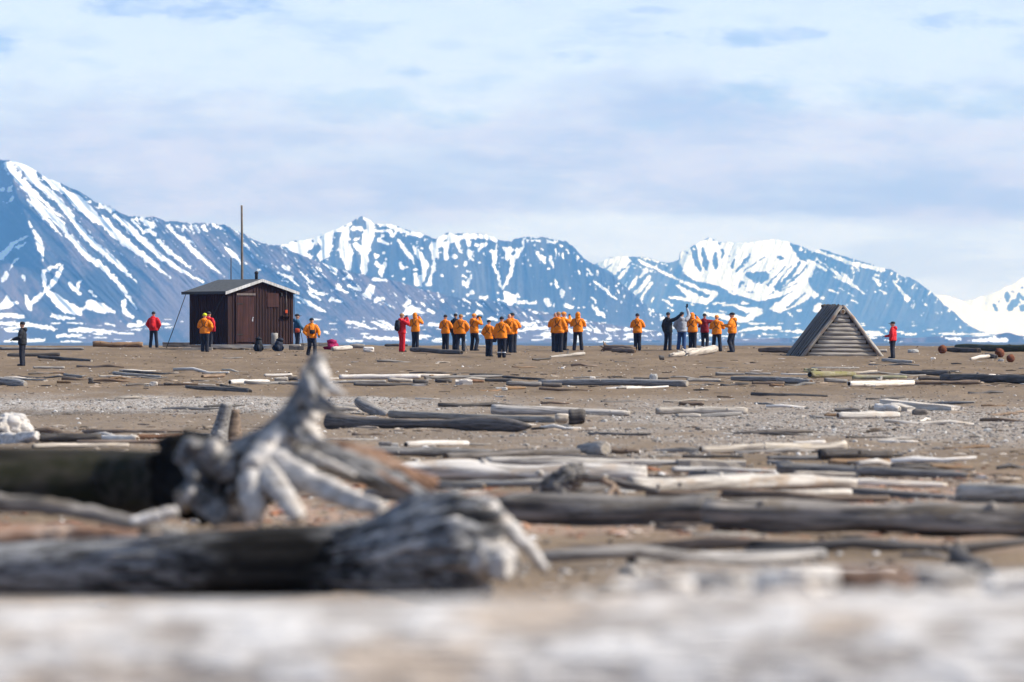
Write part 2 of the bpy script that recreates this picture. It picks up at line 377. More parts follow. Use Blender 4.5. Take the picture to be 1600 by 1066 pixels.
# --- the long dark ridge on the left
A_sky = [(-260, 300), (-120, 262), (-40, 252), (0, 249), (30, 254), (55, 266), (75, 280), (96, 287), (114, 295.5), (130, 302), (150, 316.5), (172, 322.5), (187, 331.5), (201, 338), (217, 339), (242, 339.5), (260, 345), (275, 345), (296, 349), (320, 348.5), (353, 352), (360, 356), (366, 361), (380, 365), (395, 374), (410, 380), (440, 386), (450, 391), (465, 396), (486, 405), (504, 411), (540, 424), (570, 429), (585, 433), (607, 436), (637, 445), (660, 452), (700, 462), (730, 467), (775, 472), (805, 479), (835, 485), (865, 491), (900, 498), (960, 508), (1030, 518), (1100, 526), (1200, 533)]
A_s = [
 [(9,256,7),(30,282,8),(45,300,9),(63,324,11),(78,336,11),(96,351,11),(105,366,7),(120,381,9),(135,399,10),(157,415,9),(180,436,8),(195,457,5),(214,484,1)],
 [(43,313,4),(60,330,5),(78,349,4),(97,369,1)], [(37,283,5),(60,306,6),(78,324,5),(102,343,1)],
 [(52,283,10),(75,300,11),(90,312,9),(105,331,8),(120,352,8),(135,370,10),(150,385,10),(165,397,10),(180,409,10),(195,423,6),(216,443,1)],
 [(64,274,9),(90,289,9),(102,300,9),(120,321,8),(144,339,11),(165,349,14),(180,366,13),(200,381,11),(222,398,9),(245,417,8),(267,435,1)],
 [(84,290,10),(108,302,12),(130,318,11),(150,336,9)], [(157,321,5),(175,328,6)],
 [(180,337,7),(200,354,9),(222,375,9),(252,402,8),(282,422,6),(300,432,4),(317,441,2)],
 [(207,343,4),(225,363,4)], [(246,375,3),(263,392,6),(284,408,6),(303,423,1)],
 [(263,353,6),(275,366,7),(290,378,8),(308,398,7),(327,413,5),(351,432,1)],
 [(222,342,7),(237,354,8)], [(230,360,7),(242,366,6)], [(353,386,3),(365,398,7),(378,413,3)], [(381,380,3),(392,393,2)],
 [(285,353,4),(287,360,4)], [(297,355,5),(300,360,4)], [(305,352,3),(313,363,4)], [(318,355,6),(322,362,4)], [(333,351,5),(339,356,5)], [(345,357,6),(351,360,3)], [(303,365,4)],
 [(52,360,4),(60,375,9),(64,390,9),(66,399,6),(66,409,2)], [(46,346,3),(49,354,4)],
 [(40,370,3),(22,379,5),(8,394,8),(0,403,9)], [(40,378,2),(27,387,4)], [(18,290,3),(15,298,7)], [(20,310,6),(12,317,2)], [(3,295,6)],
 [(93,414,5),(67,424,5),(69,439,5),(70,454,4)], [(96,415,4),(93,424,7),(81,445,6),(72,455,6)],
 [(70,456,5),(60,465,6),(48,474,8)], [(43,463,6),(44,472,11),(46,480,11)], [(75,455,8),(90,469,16),(105,480,18),(123,487,12)], [(127,484,8),(135,480,4)],
 [(140,475,15),(157,482,17),(178,487,3)], [(193,471,6),(195,486,9),(207,496,5)], [(110,442,4),(112,450,6)], [(124,441,4),(120,450,5)], [(114,451,6),(126,459,6)],
 [(141,456,6)], [(147,462,5)], [(12,465,6),(9,475,14)], [(-4,480,10),(10,478,10),(27,473,3)], [(10,427,6),(5,437,7)], [(15,421,3),(27,404,3)], [(37,433,6),(37,440,3)],
 [(-4,493,9),(15,493,7),(36,495,5)], [(82,493,6),(99,498,6)], [(106,496,4),(116,498,3)], [(165,505,4),(178,508,3)], [(200,510,5),(225,508,4)], [(217,503,6)],
 [(0,505,5),(45,508,7),(84,514,5)], [(6,515,3),(24,514,3)], [(108,516,5),(142,516,6),(183,520,3)], [(88,525,4),(126,524,4)], [(8,533,4),(70,532,4)], [(96,533,3),(126,534,3)],
 [(433,425,2),(451,434,6),(468,447,2)], [(441,415,3),(450,421,4)], [(442,437,3),(450,443,3)], [(469,425,2),(487,443,4)], [(484,451,3),(495,458,6),(510,461,3)], [(481,456,3),(501,469,3)],
 [(459,461,2),(480,473,7),(495,481,6),(510,487,2)], [(465,473,3),(471,477,2)], [(516,468,6),(534,472,3)], [(528,451,5),(546,458,2)], [(544,446,3),(561,453,4)], [(517,454,3),(523,456,2)],
 [(579,450,11),(576,460,13),(569,461,5)], [(546,433,8),(537,436,3)], [(507,412,4),(517,416,7),(525,424,5)], [(493,426,3)], [(499,432,3)], [(585,436,5),(603,439,3)], [(588,469,7),(598,467,5)], [(602,474,4),(608,478,3)],
 [(640,472,6),(633,478,5)], [(645,484,14),(634,490,8)], [(650,484,8),(664,489,3)], [(544,502,5),(558,506,6),(586,514,3)], [(579,503,3),(597,509,5),(607,514,3)], [(597,502,4),(617,513,4)],
 [(508,519,3),(516,521,2)], [(525,523,3)], [(567,526,3),(592,528,5),(630,531,5)], [(541,533,4),(567,533,3)], [(491,481,3),(500,486,2)],
 [(671,451,5),(697,456,5)], [(736,466,2)], [(691,470,5),(695,472,3)], [(659,474,4),(664,477,3)], [(670,484,6),(680,490,3)], [(745,488,4),(752,491,2)],
 [(673,507,6),(686,508,5)], [(766,498,5),(775,500,3)], [(817,506,5),(835,506,4)], [(812,516,5),(832,513,5)], [(836,513,4),(856,512,4)], [(847,524,6),(862,522,6)], [(655,528,7),(668,526,4)], [(676,532,4),(690,530,5)],
 [(832,487,4),(845,490,2)], [(924,477,4),(935,487,8),(944,495,5)], [(964,487,4),(983,495,10),(1005,503,5),(1036,514,3)], [(963,505,5),(988,507,6)], [(931,517,7)], [(919,514,6)], [(950,515,6)], [(980,515,6)], [(1029,522,5)], [(929,531,6)], [(950,531,7)], [(975,532,7)], [(891,517,6)]]
def A_ridge(PX, PY):   # the buttress below the summit: its left face falls away from the sun
    e = (PX - 12) - (PY - 262) * .36
    return np.where(e < 0, -e * 5.5, 0) * sm(470 - PY, 0, 120) * 1.0
mountain('mountain', A_sky, 538.5, 13500, 3.2, 1.25, A_s, [[(4,252),(30,252),(58,264),(70,282),(52,285),(30,276),(12,262)]], [[(18,256,2),(40,276,3)], [(34,268,4),(36,276,5)], [(60,270,6),(66,280,4)], [(96,290,2),(108,298,4),(118,301,4)], [(130,304,5),(140,312,3)]],
         .95, 1, 32, RA, 100, specks(.70, 140, 160, 3.2, 8), plain=tundra(494, 538, .735, 170), ridge=A_ridge)
# --- the peaked block in the middle
B_sky = [(380, 398), (415, 388), (429, 384), (450, 381.5), (453, 378), (480, 375), (501, 367.5), (522, 360), (534, 354), (550, 346.5), (564, 337), (573, 341), (585, 350), (607, 351), (618, 352), (630, 358), (645, 361.5), (655, 364), (670, 369), (682, 373), (691, 368), (700, 362.5), (707, 366), (724, 365), (742, 365), (757, 366), (772, 372), (781, 376), (799, 378), (803, 373), (817, 371), (835, 371), (854, 371.5), (868, 374.5), (884, 377), (894, 383.6), (913, 404), (928, 414), (941, 419), (958, 431), (975, 446), (992, 461), (1009, 476.5), (1022, 485), (1034, 492), (1043, 495), (1080, 505), (1130, 515), (1200, 526)]
B_s = [
 [(440,383,5),(455,384,14),(470,392,18),(483,402,8)], [(470,382,14),(480,380,24),(492,374,10)], [(501,376,16),(507,390,20),(503,401,14)], [(515,366,10),(514,380,12),(508,396,16)], [(500,372,8),(528,359,10),(548,350,8)],
 [(540,363,13),(538,380,16),(541,395,22),(544,405,14),(544,418,9)], [(549,357,6),(565,357,6)], [(570,340,6),(579,347,11),(579,360,14),(574,375,18),(570,390,15),(570,408,10),(568,427,8)], [(552,381,7),(564,391,9)], [(555,374,5),(560,372,3)],
 [(590,373,4),(606,382,6)], [(584,360,4),(609,361,4)], [(607,361,5),(613,367,6)], [(587,399,8),(591,399,5)], [(588,409,4),(594,416,5)], [(601,412,5),(597,424,9),(595,434,3)], [(622,376,5),(634,393,8),(645,405,7),(648,412,2)], [(625,410,3),(630,418,7),(636,417,3)],
 [(646,385,4),(655,400,6),(662,410,3)], [(590,350,4),(604,352,6),(618,357,6),(637,363,6),(660,369,6)], [(648,421,5)], [(650,430,6),(651,445,6)], [(613,431,4)], [(630,436,5)], [(600,395,4)], [(603,405,3)],
 [(647,386,4),(656,400,9),(664,412,10),(662,427,8),(656,445,7)], [(677,385,13),(679,397,10),(677,407,4),(677,418,6),(675,428,3),(670,445,7)], [(685,380,14),(692,374,12)], [(704,371,14),(697,385,9),(697,404,6)], [(690,370,8),(715,372,12)], [(714,376,8),(717,388,5),(722,395,4)],
 [(724,370,8),(750,369,7),(775,375,7)], [(730,374,6),(735,384,4)], [(733,394,8),(738,407,4)], [(758,382,6),(748,392,3)], [(745,384,5),(760,381,5)], [(709,401,7)], [(728,412,6)], [(749,409,4)], [(690,431,5)], [(713,417,3)], [(732,424,4)],
 [(737,432,4),(728,446,5)], [(722,430,3),(728,434,2)], [(723,441,5),(729,448,5)], [(766,393,4),(773,393,8),(773,407,8),(772,415,5),(778,428,3),(783,445,5),(785,452,3)], [(777,381,3),(773,392,3)], [(820,374,4),(818,385,4),(802,406,7),(797,430,4),(786,450,5)], [(787,389,4),(797,391,10),(794,404,6)], [(806,391,6)], [(785,404,4)],
 [(836,392,3),(847,404,8),(854,414,2)], [(845,410,2)], [(856,419,3)], [(860,401,4),(865,416,5)], [(827,407,3),(827,410,2)], [(867,436,3),(871,448,5)], [(878,458,8),(880,466,3)], [(832,376,3),(845,377,4)], [(857,378,3),(870,378,3)], [(876,384,5)], [(886,390,3)],
 [(736,456,8)], [(730,460,5)], [(706,455,3)], [(751,466,6),(762,465,4)], [(756,469,4)], [(789,458,8),(799,468,18),(809,473,6)], [(780,469,4),(796,471,7)], [(809,462,6)], [(811,472,6),(835,474,4)], [(838,470,3),(839,475,3)], [(854,470,8),(857,477,7)], [(865,475,3),(865,478,3)], [(778,458,4)],
 [(860,402,5),(866,418,3)], [(919,421,3),(925,431,2)], [(929,439,3),(945,453,5),(965,468,1)], [(877,455,6),(880,467,2)], [(891,451,3)], [(885,478,8),(894,480,6)], [(903,482,2)], [(911,480,4)], [(924,465,3),(931,471,2)], [(925,478,4),(935,488,8),(945,495,4)], [(897,466,2)], [(860,444,3)], [(920,400,2)]]
mountain('mountain', B_sky, 538, 17000, 3.0, 1.25, B_s, [], [[(563,339,4),(553,348,9)], [(536,355,3),(560,352,2)], [(490,377,4)], [(501,372,4)], [(498,385,9),(492,400,9)], [(527,368,12),(524,382,8)], [(625,354,3)], [(700,372,2),(695,377,3)], [(680,376,3)], [(748,368,3)]],
         .05, 1, 30, RB, 200, specks(.685, 100, 260, 4, 7), plain=tundra(500, 538, .73, 270))
# --- the snowy cirque on the right
C_sky = [(860, 440), (900, 425), (931, 412), (948, 405), (968, 400.5), (982, 401), (1009, 402), (1026, 406.5), (1043, 412), (1052, 410), (1061, 405.5), (1062.5, 395), (1077, 386), (1088, 381), (1100, 375), (1107, 371), (1118, 375.5), (1124, 380), (1133, 378.5), (1160, 380), (1182, 378), (1212, 374), (1232, 378.5), (1250, 384), (1271, 394), (1283, 388), (1303, 396), (1316, 399), (1341, 407), (1366, 414), (1379, 420), (1393, 421), (1406, 430), (1424, 435), (1442, 445.5), (1460, 461), (1476, 477), (1494, 490.5), (1510, 506), (1526, 515), (1546, 522), (1600, 529)]
c1 = lambda L: conv(L, 1040, 350, 6.667); c2_ = lambda L: conv(L, 840, 360, 5.92); c3_ = lambda L: conv(L, 1240, 360, 4.444); c4_ = lambda L: conv(L, 900, 440, 4.444)
C_s = c1([[(0,510,15),(200,610,25),(380,690,35),(520,730,60),(440,800,50)],[(120,640,20),(220,710,60),(330,780,90),(430,810,50)],[(30,760,15),(200,780,40),(330,800,60)],[(500,830,30),(620,820,15)],[(560,860,8),(700,840,20),(850,900,50),(980,910,70),(870,970,60)],
 [(700,960,50),(800,1000,60),(900,990,30)],[(1100,880,30),(1170,850,60)],[(1200,910,30),(1380,720,60)],[(1390,900,30)],[(1560,880,60),(1600,850,60)],[(1280,930,15),(1320,960,15)],[(440,870,20)],[(700,700,10)],[(560,900,10),(640,920,14)],[(250,830,10),(300,845,8)],[(800,820,30),(860,830,15)]]) + \
 c2_([[(840,330,20),(790,400,50),(740,460,10)],[(920,430,20),(880,500,40),(840,550,25)],[(1000,370,50),(960,430,30)],[(1040,430,30),(960,530,50),(900,600,35)],[(1050,490,30),(990,580,20),(950,660,20)],[(930,280,25),(1100,360,25),(1250,430,20),(1421,510,20)],[(960,255,8),(1100,290,10),(1200,320,8)],
 [(1290,510,20),(1350,550,40),(1421,590,60)],[(830,480,10),(815,515,10)],[(1190,500,12)],[(1160,640,20),(1240,690,15)],[(1070,620,8),(1055,660,8)],[(1150,610,8)],[(1210,720,8),(1280,760,8)],[(880,310,12),(990,355,12)]]) + \
 c3_([[(100,210,20),(170,245,25),(230,280,12)],[(260,270,20),(340,340,25),(430,390,20),(490,440,8)],[(340,305,20),(380,340,20)],[(160,200,8),(240,260,8)],[(300,400,8),(350,420,8)],[(240,415,10),(310,435,8)],[(560,335,25),(600,375,25)],[(640,385,12)],[(570,430,12)],[(600,410,8),(640,445,8)],
 [(690,355,8),(740,410,12),(770,450,25),(795,480,35)],[(890,485,8),(935,530,10)],[(150,140,14),(220,165,16),(300,190,25),(400,230,30),(500,250,30),(620,275,25)],[(420,240,20),(475,305,6)],[(400,260,15)],[(380,440,6),(450,465,6)],[(410,490,12),(450,505,10)],[(150,530,30),(170,545,55)],[(370,520,8)],[(30,555,25)],[(200,470,25)],[(290,330,10),(350,350,8)],[(740,350,10)],[(1000,440,0)]]) + \
 c3_([[(490,705,15),(600,712,15)],[(750,720,12),(850,720,18)],[(640,700,15)],[(0,700,14),(70,705,20)]]) + \
 c4_([[(1110,350,15),(1250,325,20),(1420,325,15)],[(1440,345,12),(1600,345,18)],[(1090,390,12),(1250,390,15),(1400,400,15)],[(900,225,25),(1150,265,45),(1000,240,20)],[(1300,365,14)]])
C_p = c1([[(150,310),(200,255),(300,215),(450,140),(560,200),(620,190),(800,200),(1150,150),(1290,180),(1340,290),(1390,370),(1560,430),(1540,530),(1480,570),(1500,650),(1590,750),(1500,790),(1280,890),(1180,930),(1090,890),(1180,810),(1330,690),(1180,760),(1040,800),(960,800),(850,770),(650,720),(640,690),(560,650),(400,610),(300,590),(200,520),(150,420)]]) + \
      c2_([[(540,312),(640,262),(760,236),(840,245),(870,290),(810,340),(700,410),(680,380),(610,350)]])
C_b = c1([[(290,230,60),(310,340,60),(340,440,50),(370,500,20)],[(380,260,25),(400,330,50),(420,400,70),(420,470,45)],[(520,300,25),(515,380,50),(520,450,35)],[(595,280,25),(595,350,25),(590,430,15)],[(720,370,22),(690,460,30)],[(880,320,20),(800,430,55),(730,500,22)],[(1030,340,9),(800,500,13)],[(1195,350,50)],
 [(850,530,60),(950,560,120),(1040,540,90),(1000,610,40)],[(1140,430,9),(1090,500,11)],[(1250,440,11),(1060,640,26)],[(1310,440,9),(1130,660,17)],[(1390,410,25),(1290,550,48),(1160,670,32)],[(1480,440,20),(1300,600,22),(1180,690,17)],[(1410,600,12),(1190,700,15)],[(800,610,50),(770,650,30)],[(700,590,20)],[(720,640,20)],
 [(830,650,15)],[(860,710,28)],[(910,710,22)],[(1120,710,20),(1060,760,9)],[(1450,730,30),(1270,870,34)],[(1520,770,30),(1460,820,20)],[(660,340,16)],[(730,320,12)],[(500,180,16),(570,215,12)],[(160,480,12),(200,500,10)],[(200,290,12),(270,330,12)],[(360,180,14),(380,230,10)],[(960,215,9)],[(470,350,12)],[(650,390,14)],[(600,500,7)],[(420,600,8)],[(1020,420,9)],[(700,700,10)],[(1130,380,9)]]) + c2_([[(690,310,12),(640,360,20)],[(840,245,6),(930,262,8)]])
mountain('mountain', C_sky, 538, 23000, 3.4, 1.25, C_s, C_p, C_b, -.4, 1, 42, RB, 300, specks(.71, 110, 360, 3.5, 8), warp=1.6, back=2500, plain=tundra(503, 538, .73, 370), toe=600)
# --- the far snow hill and the glacier tongue
D_sky = [(1440, 520), (1500, 474), (1517, 469), (1540, 462), (1555, 457), (1577, 446.6), (1600, 433), (1640, 415), (1720, 400), (1850, 420)]
mountain('mountain', D_sky, 530, 29500, 5, 2.0, [], [[(1400,530),(1440,400),(1900,380),(1900,530)]], conv([[(1390,520,20),(1400,550,26)],[(1480,450,36),(1490,480,40)],[(1540,500,60),(1500,545,40)],[(1590,540,44)],[(1560,455,40)],[(1330,520,12)],[(1440,470,14),(1420,500,12)],[(1600,480,30)],[(1520,430,14)],[(1580,400,14)]], 1240, 360, 4.444),
         -.3, 1, 36, RB, 400, back=2500, warp=3.0)
G_sky = [(1380, 470), (1430, 458), (1460, 461), (1483, 463), (1500, 469), (1515, 478), (1540, 486), (1600, 487), (1700, 487), (1850, 490)]
o = mountain('glacier', G_sky, 536, 27500, 22, 3.0, [], [[(1300,540),(1300,400),(1900,400),(1900,540)]], [], 0, 1, 30, RB, 450, back=900)
P_sky = [(640, 536), (700, 531), (800, 530), (950, 531), (1050, 531.5), (1120, 529.5), (1250, 528), (1360, 526), (1430, 528), (1480, 524), (1515, 527), (1546, 527), (1560, 522), (1575, 519.5), (1590, 524), (1606, 526), (1640, 522), (1700, 527), (1850, 530)]
mountain('foreland', P_sky, 537.5, 12600, 9, 1.25, conv([[(1050,750,10),(1110,750,20),(1160,760,12)],[(1240,765,15),(1340,760,22),(1480,765,26)],[(1390,740,16)],[(1600,745,14)]], 1240, 360, 4.444), [], [], 0, 1, 10, RA, 500, plain=tundra(524, 538, .72, 570, 22, 3), toe=60, back=400)
# --- the air: one closed box of thin blue haze round everything
bm = bmesh.new(); bmesh.ops.create_cube(bm, size=1)
for v in bm.verts: v.co = Vector((v.co.x * 11800, 16990 + v.co.y * 34100, 748 + v.co.z * 1504))
hm = bpy.data.materials.new('thin_blue_air'); hm.use_nodes = True; ht = hm.node_tree
for n in list(ht.nodes):
    if n.type == 'BSDF_PRINCIPLED': ht.nodes.remove(n)
pv = ht.nodes.new('ShaderNodeVolumePrincipled'); pv.inputs['Color'].default_value = (.13, .40, 1.0, 1); pv.inputs['Density'].default_value = 5.9e-5; pv.inputs['Absorption Color'].default_value = (1, 1, 1, 1); pv.inputs['Anisotropy'].default_value = 0.0
ht.links.new(pv.outputs[0], [n for n in ht.nodes if n.type == 'OUTPUT_MATERIAL'][0].inputs['Volume'])
tag(frombm('haze', bm, hm, smooth=False), kind='stuff')
# ------------------------------------------------------------------ driftwood
def tube(bm, pts, rad, sides=14, seed=0, rough=.10, flat=1.0, cap=(0, 0), mi=0, closed=True, twist=0.0):
    """tapered, uneven tube through pts; end caps take the material slots in cap"""
    pts = [Vector(p) for p in pts]; rings = []
    up0 = Vector((0, 0, 1))
    ln = 0.0
    for i, p in enumerate(pts):
        t = (pts[min(i + 1, len(pts) - 1)] - pts[max(i - 1, 0)]).normalized()
        if i == 0:
            a = t.cross(up0)
            a = a.normalized() if a.length > .05 else t.cross(Vector((0, 1, 0))).normalized()
        else: a = (a - t * a.dot(t)).normalized()
        b = a.cross(t).normalized()
        if i: ln += (pts[i] - pts[i - 1]).length
        ring = []
        for k in range(sides):
            th = 2 * math.pi * k / sides + twist * ln
            c, s = math.cos(th), math.sin(th)
            n = noise.noise(Vector((c * 1.3 + seed * 3.1, s * 1.3, ln / max(rad[0] * 9, .02)))) + .5 * noise.noise(Vector((c * 3.4, s * 3.4 + seed, ln / max(rad[0] * 4, .02))))
            r = rad[i] * (1 + rough * n)
            ring.append(bm.verts.new(p + a * (c * r) + b * (s * r * flat)))
        rings.append(ring)
    for q, s in zip(rings[:-1], rings[1:]):
        for k in range(sides):
            f = bm.faces.new((q[k], s[k], s[(k + 1) % sides], q[(k + 1) % sides])); f.material_index = mi; f.smooth = True
    if closed:
        for ring, p, rev, ci, j in ((rings[0], pts[0], False, cap[0], 0), (rings[-1], pts[-1], True, cap[1], -1)):
            d = (pts[1] - pts[0]).normalized() if j == 0 else (pts[-2] - pts[-1]).normalized()
            inner = []
            for k, v in enumerate(ring):
                inner.append(bm.verts.new(p + (v.co - p) * .78 - d * rad[j] * (.05 + .10 * noise.noise(Vector((k * .9, seed, 1.3))))))
            cv = bm.verts.new(p + d * rad[j] * .12)
            for k in range(sides):
                a_, b_ = ring[k], ring[(k + 1) % sides]; c_, d_ = inner[k], inner[(k + 1) % sides]
                f = bm.faces.new((a_, b_, d_, c_) if not rev else (b_, a_, c_, d_)); f.material_index = mi; f.smooth = True
                f = bm.faces.new((c_, d_, cv) if not rev else (d_, c_, cv)); f.material_index = ci; f.smooth = False
    return rings
def basis(p1, p2):
    ax = (p2 - p1).normalized(); y = Vector((0, 0, 1)).cross(ax)
    y = y.normalized() if y.length > 1e-4 else Vector((0, 1, 0)); zz = ax.cross(y)
    m = Matrix((ax, y, zz)).transposed().to_4x4(); m.translation = (p1 + p2) / 2
    return m
GRP = 'driftwood strewn over the beach'
_n = [0]
def ends(x1, y1, x2, y2, t1, t2, d=None, free=False):
    b1, b2 = y1 + t1 / 2, y2 + t2 / 2
    dm = d or hit((x1 + x2) / 2, (b1 + b2) / 2)
    L = abs(x2 - x1) / F * dm + .05
    P = []
    for x, y, b, t in ((x1, y1, b1, t1), (x2, y2, b2, t2)):
        di = hit(x, b) if not d else dm
        di = min(max(di, dm - L * .7), dm + L * .7) if abs(b1 - b2) > 1.2 else dm + (di - dm) * .0
        r = t / 2 / F * di
        g = gz(X(x, di), di); zp = Zp(y, di)
        if not free: zp = min(max(zp, g + r * .35), g + r * 1.6)
        P.append((Vector((X(x, di), di, zp)), r))
    return P
def log(x1, y1, x2, y2, t1, t2, mat, cap, label, name='driftwood_log', cat='log', d=None, free=False, bend=.03, prof=None, root=None, knots=0, rough=.12, grp=GRP):
    _n[0] += 1; sd = _n[0] * 1.37
    (p1, r1), (p2, r2) = ends(x1, y1, x2, y2, t1, t2, d, free)
    m = basis(p1, p2); L = (p2 - p1).length
    bm = bmesh.new(); nseg = max(6, min(26, int(L / max(r1, r2) / 1.2)))
    sides = 18 if max(t1, t2) > 12 else 12
    pts = []; rad = []
    for i in range(nseg + 1):
        t = i / nseg
        wv = L * bend * (math.sin(math.pi * t) * math.cos(sd) + .4 * math.sin(2.3 * math.pi * t + sd))
        wz = min(r1, r2) * .35 * noise.noise(Vector((t * 2.5, sd, 0)))
        pts.append((-L / 2 + L * t, wv, wz))
        r = r1 + (r2 - r1) * t
        if i in (0, nseg) and not prof: r *= .72 + .22 * abs(math.sin(sd * 3 + i))
        if prof: r *= np.interp(t, [q[0] for q in prof], [q[1] for q in prof])
        rad.append(r * (1 + .22 * noise.noise(Vector((t * 4.5, sd * 2, 5)))))
    caps = {'d': M['end_dark'], 'p': M['end_pale'], 'b': M['end_brown']}
    tube(bm, pts, rad, sides, sd, rough, cap=(1, 2))
    rnd = random.Random(int(sd * 100))
    for k in range(knots):
        t = rnd.uniform(.1, .9); i = int(t * nseg); th = rnd.uniform(-.6, 2.2)
        c = Vector(pts[i]); dirv = Vector((rnd.uniform(-.5, .5), -math.cos(th), math.sin(th))).normalized(); r = rad[i]
        tube(bm, [c + dirv * r * .6, c + dirv * r * 1.02, c + dirv * r * rnd.uniform(1.12, 1.4)], [r * .5, r * .36, r * .2], 8, sd + k, .1)
    if root:
        e, n, ln = root
        c = Vector(pts[0 if e == 0 else -1]); r = rad[0 if e == 0 else -1]; sg = -1 if e == 0 else 1
        for k in range(n):
            th = 2 * math.pi * (k + rnd.random() * .6) / n
            o = Vector((0, math.cos(th), math.sin(th))); l = ln * rnd.uniform(.6, 1.25)
            q = [c - Vector((sg * r * .9, 0, 0)) + o * r * .4, c + o * r * 1.1 + Vector((sg * r * .3, 0, 0))]
            for s in (.5, 1.0): q.append(c + o * r * (1.1 + l * s) + Vector((sg * r * (.3 + l * .45 * s), rnd.uniform(-.3, .3) * r * l, rnd.uniform(-.25, .4) * r * l)))
            tube(bm, q, [r * .5, r * .42, r * .26, r * .09], 8, sd + k * 3, .2)
    o = frombm(name, bm, [M[mat], caps[cap[0]], caps[cap[1]]]); o.matrix_world = m
    # settle it so that it bears on the sand
    return tag(o, label, cat, grp)
def plank(x1, y1, x2, y2, t1, t2, mat, label, depth=.22, name='driftwood_plank', cat='plank', d=None, free=False, grp=GRP, tilt=0.0):
    _n[0] += 1; sd = _n[0] * 1.71
    (p1, r1), (p2, r2) = ends(x1, y1, x2, y2, t1, t2, d, free)
    m = basis(p1, p2); L = (p2 - p1).length; bm = bmesh.new(); n = max(6, int(L / .35)); rings = []
    for i in range(n + 1):
        t = i / n; h = r1 + (r2 - r1) * t; wd = depth * (1 + .12 * noise.noise(Vector((t * 5, sd, 2))))
        sh = [(-wd / 2, -h), (wd / 2, -h), (wd / 2, h * .92), (wd * .4, h), (-wd * .4, h), (-wd / 2, h * .92)]
        z0 = h * .35 * noise.noise(Vector((t * 3, sd, 7)))
        ring = [bm.verts.new((-L / 2 + L * t + (.0 if 0 < i < n else .06 * noise.noise(Vector((k * 1.7, sd, i)))), y * (1 + .06 * noise.noise(Vector((t * 9, k, sd)))), zz_ * (1 + .10 * noise.noise(Vector((t * 9, k + 5, sd)))) + z0)) for k, (y, zz_) in enumerate(sh)]
        rings.append(ring)
    for q, s in zip(rings[:-1], rings[1:]):
        for k in range(6): bm.faces.new((q[k], q[(k + 1) % 6], s[(k + 1) % 6], s[k]))
    bm.faces.new(rings[0][::-1]); bm.faces.new(rings[-1])
    bmesh.ops.recalc_face_normals(bm, faces=bm.faces)
    o = frombm(name, bm, [M[mat]], smooth=False)
    o.matrix_world = m @ Matrix.Rotation(tilt, 4, 'X')
    return tag(o, label, cat, grp)
def chunk(px, py, wpx, hpx, mat, label, name='driftwood_chunk', cat='driftwood', jag=.35, d=None, grp=GRP, dep=1.0, capm=None):
    """an irregular lump of wood or stone lying on the sand"""
    _n[0] += 1; sd = _n[0] * 2.13
    dd = d or hit(px, py + hpx / 2)
    rx, rz = wpx / 2 / F * dd, hpx / 2 / F * dd; ry = (rx * .5 + rz * .5) * dep
    bm = bmesh.new(); bmesh.ops.create_icosphere(bm, subdivisions=3, radius=1)
    for v in bm.verts:
        p = v.co.copy(); n = noise.noise(p * 1.3 + Vector((sd, 0, 0))) + .5 * noise.noise(p * 3.1 + Vector((0, sd, 0)))
        q = p * (1 + jag * n)
        q = Vector([max(-.82, min(.82, c)) for c in q])
        v.co = Vector((q.x * rx * 1.2, q.y * ry * 1.2, q.z * rz * 1.2 + rz * .75))
    o = frombm(name, bm, [M[mat]], smooth=False)
    o.location = (X(px, dd), dd, max(gz(X(px, dd), dd), Zp(py + hpx / 2, dd)) - rz * .12)
    return tag(o, label, cat, grp)
M['stone'] = plain('pale_beach_stone', (.44, .43, .41), .9, .35, 9)
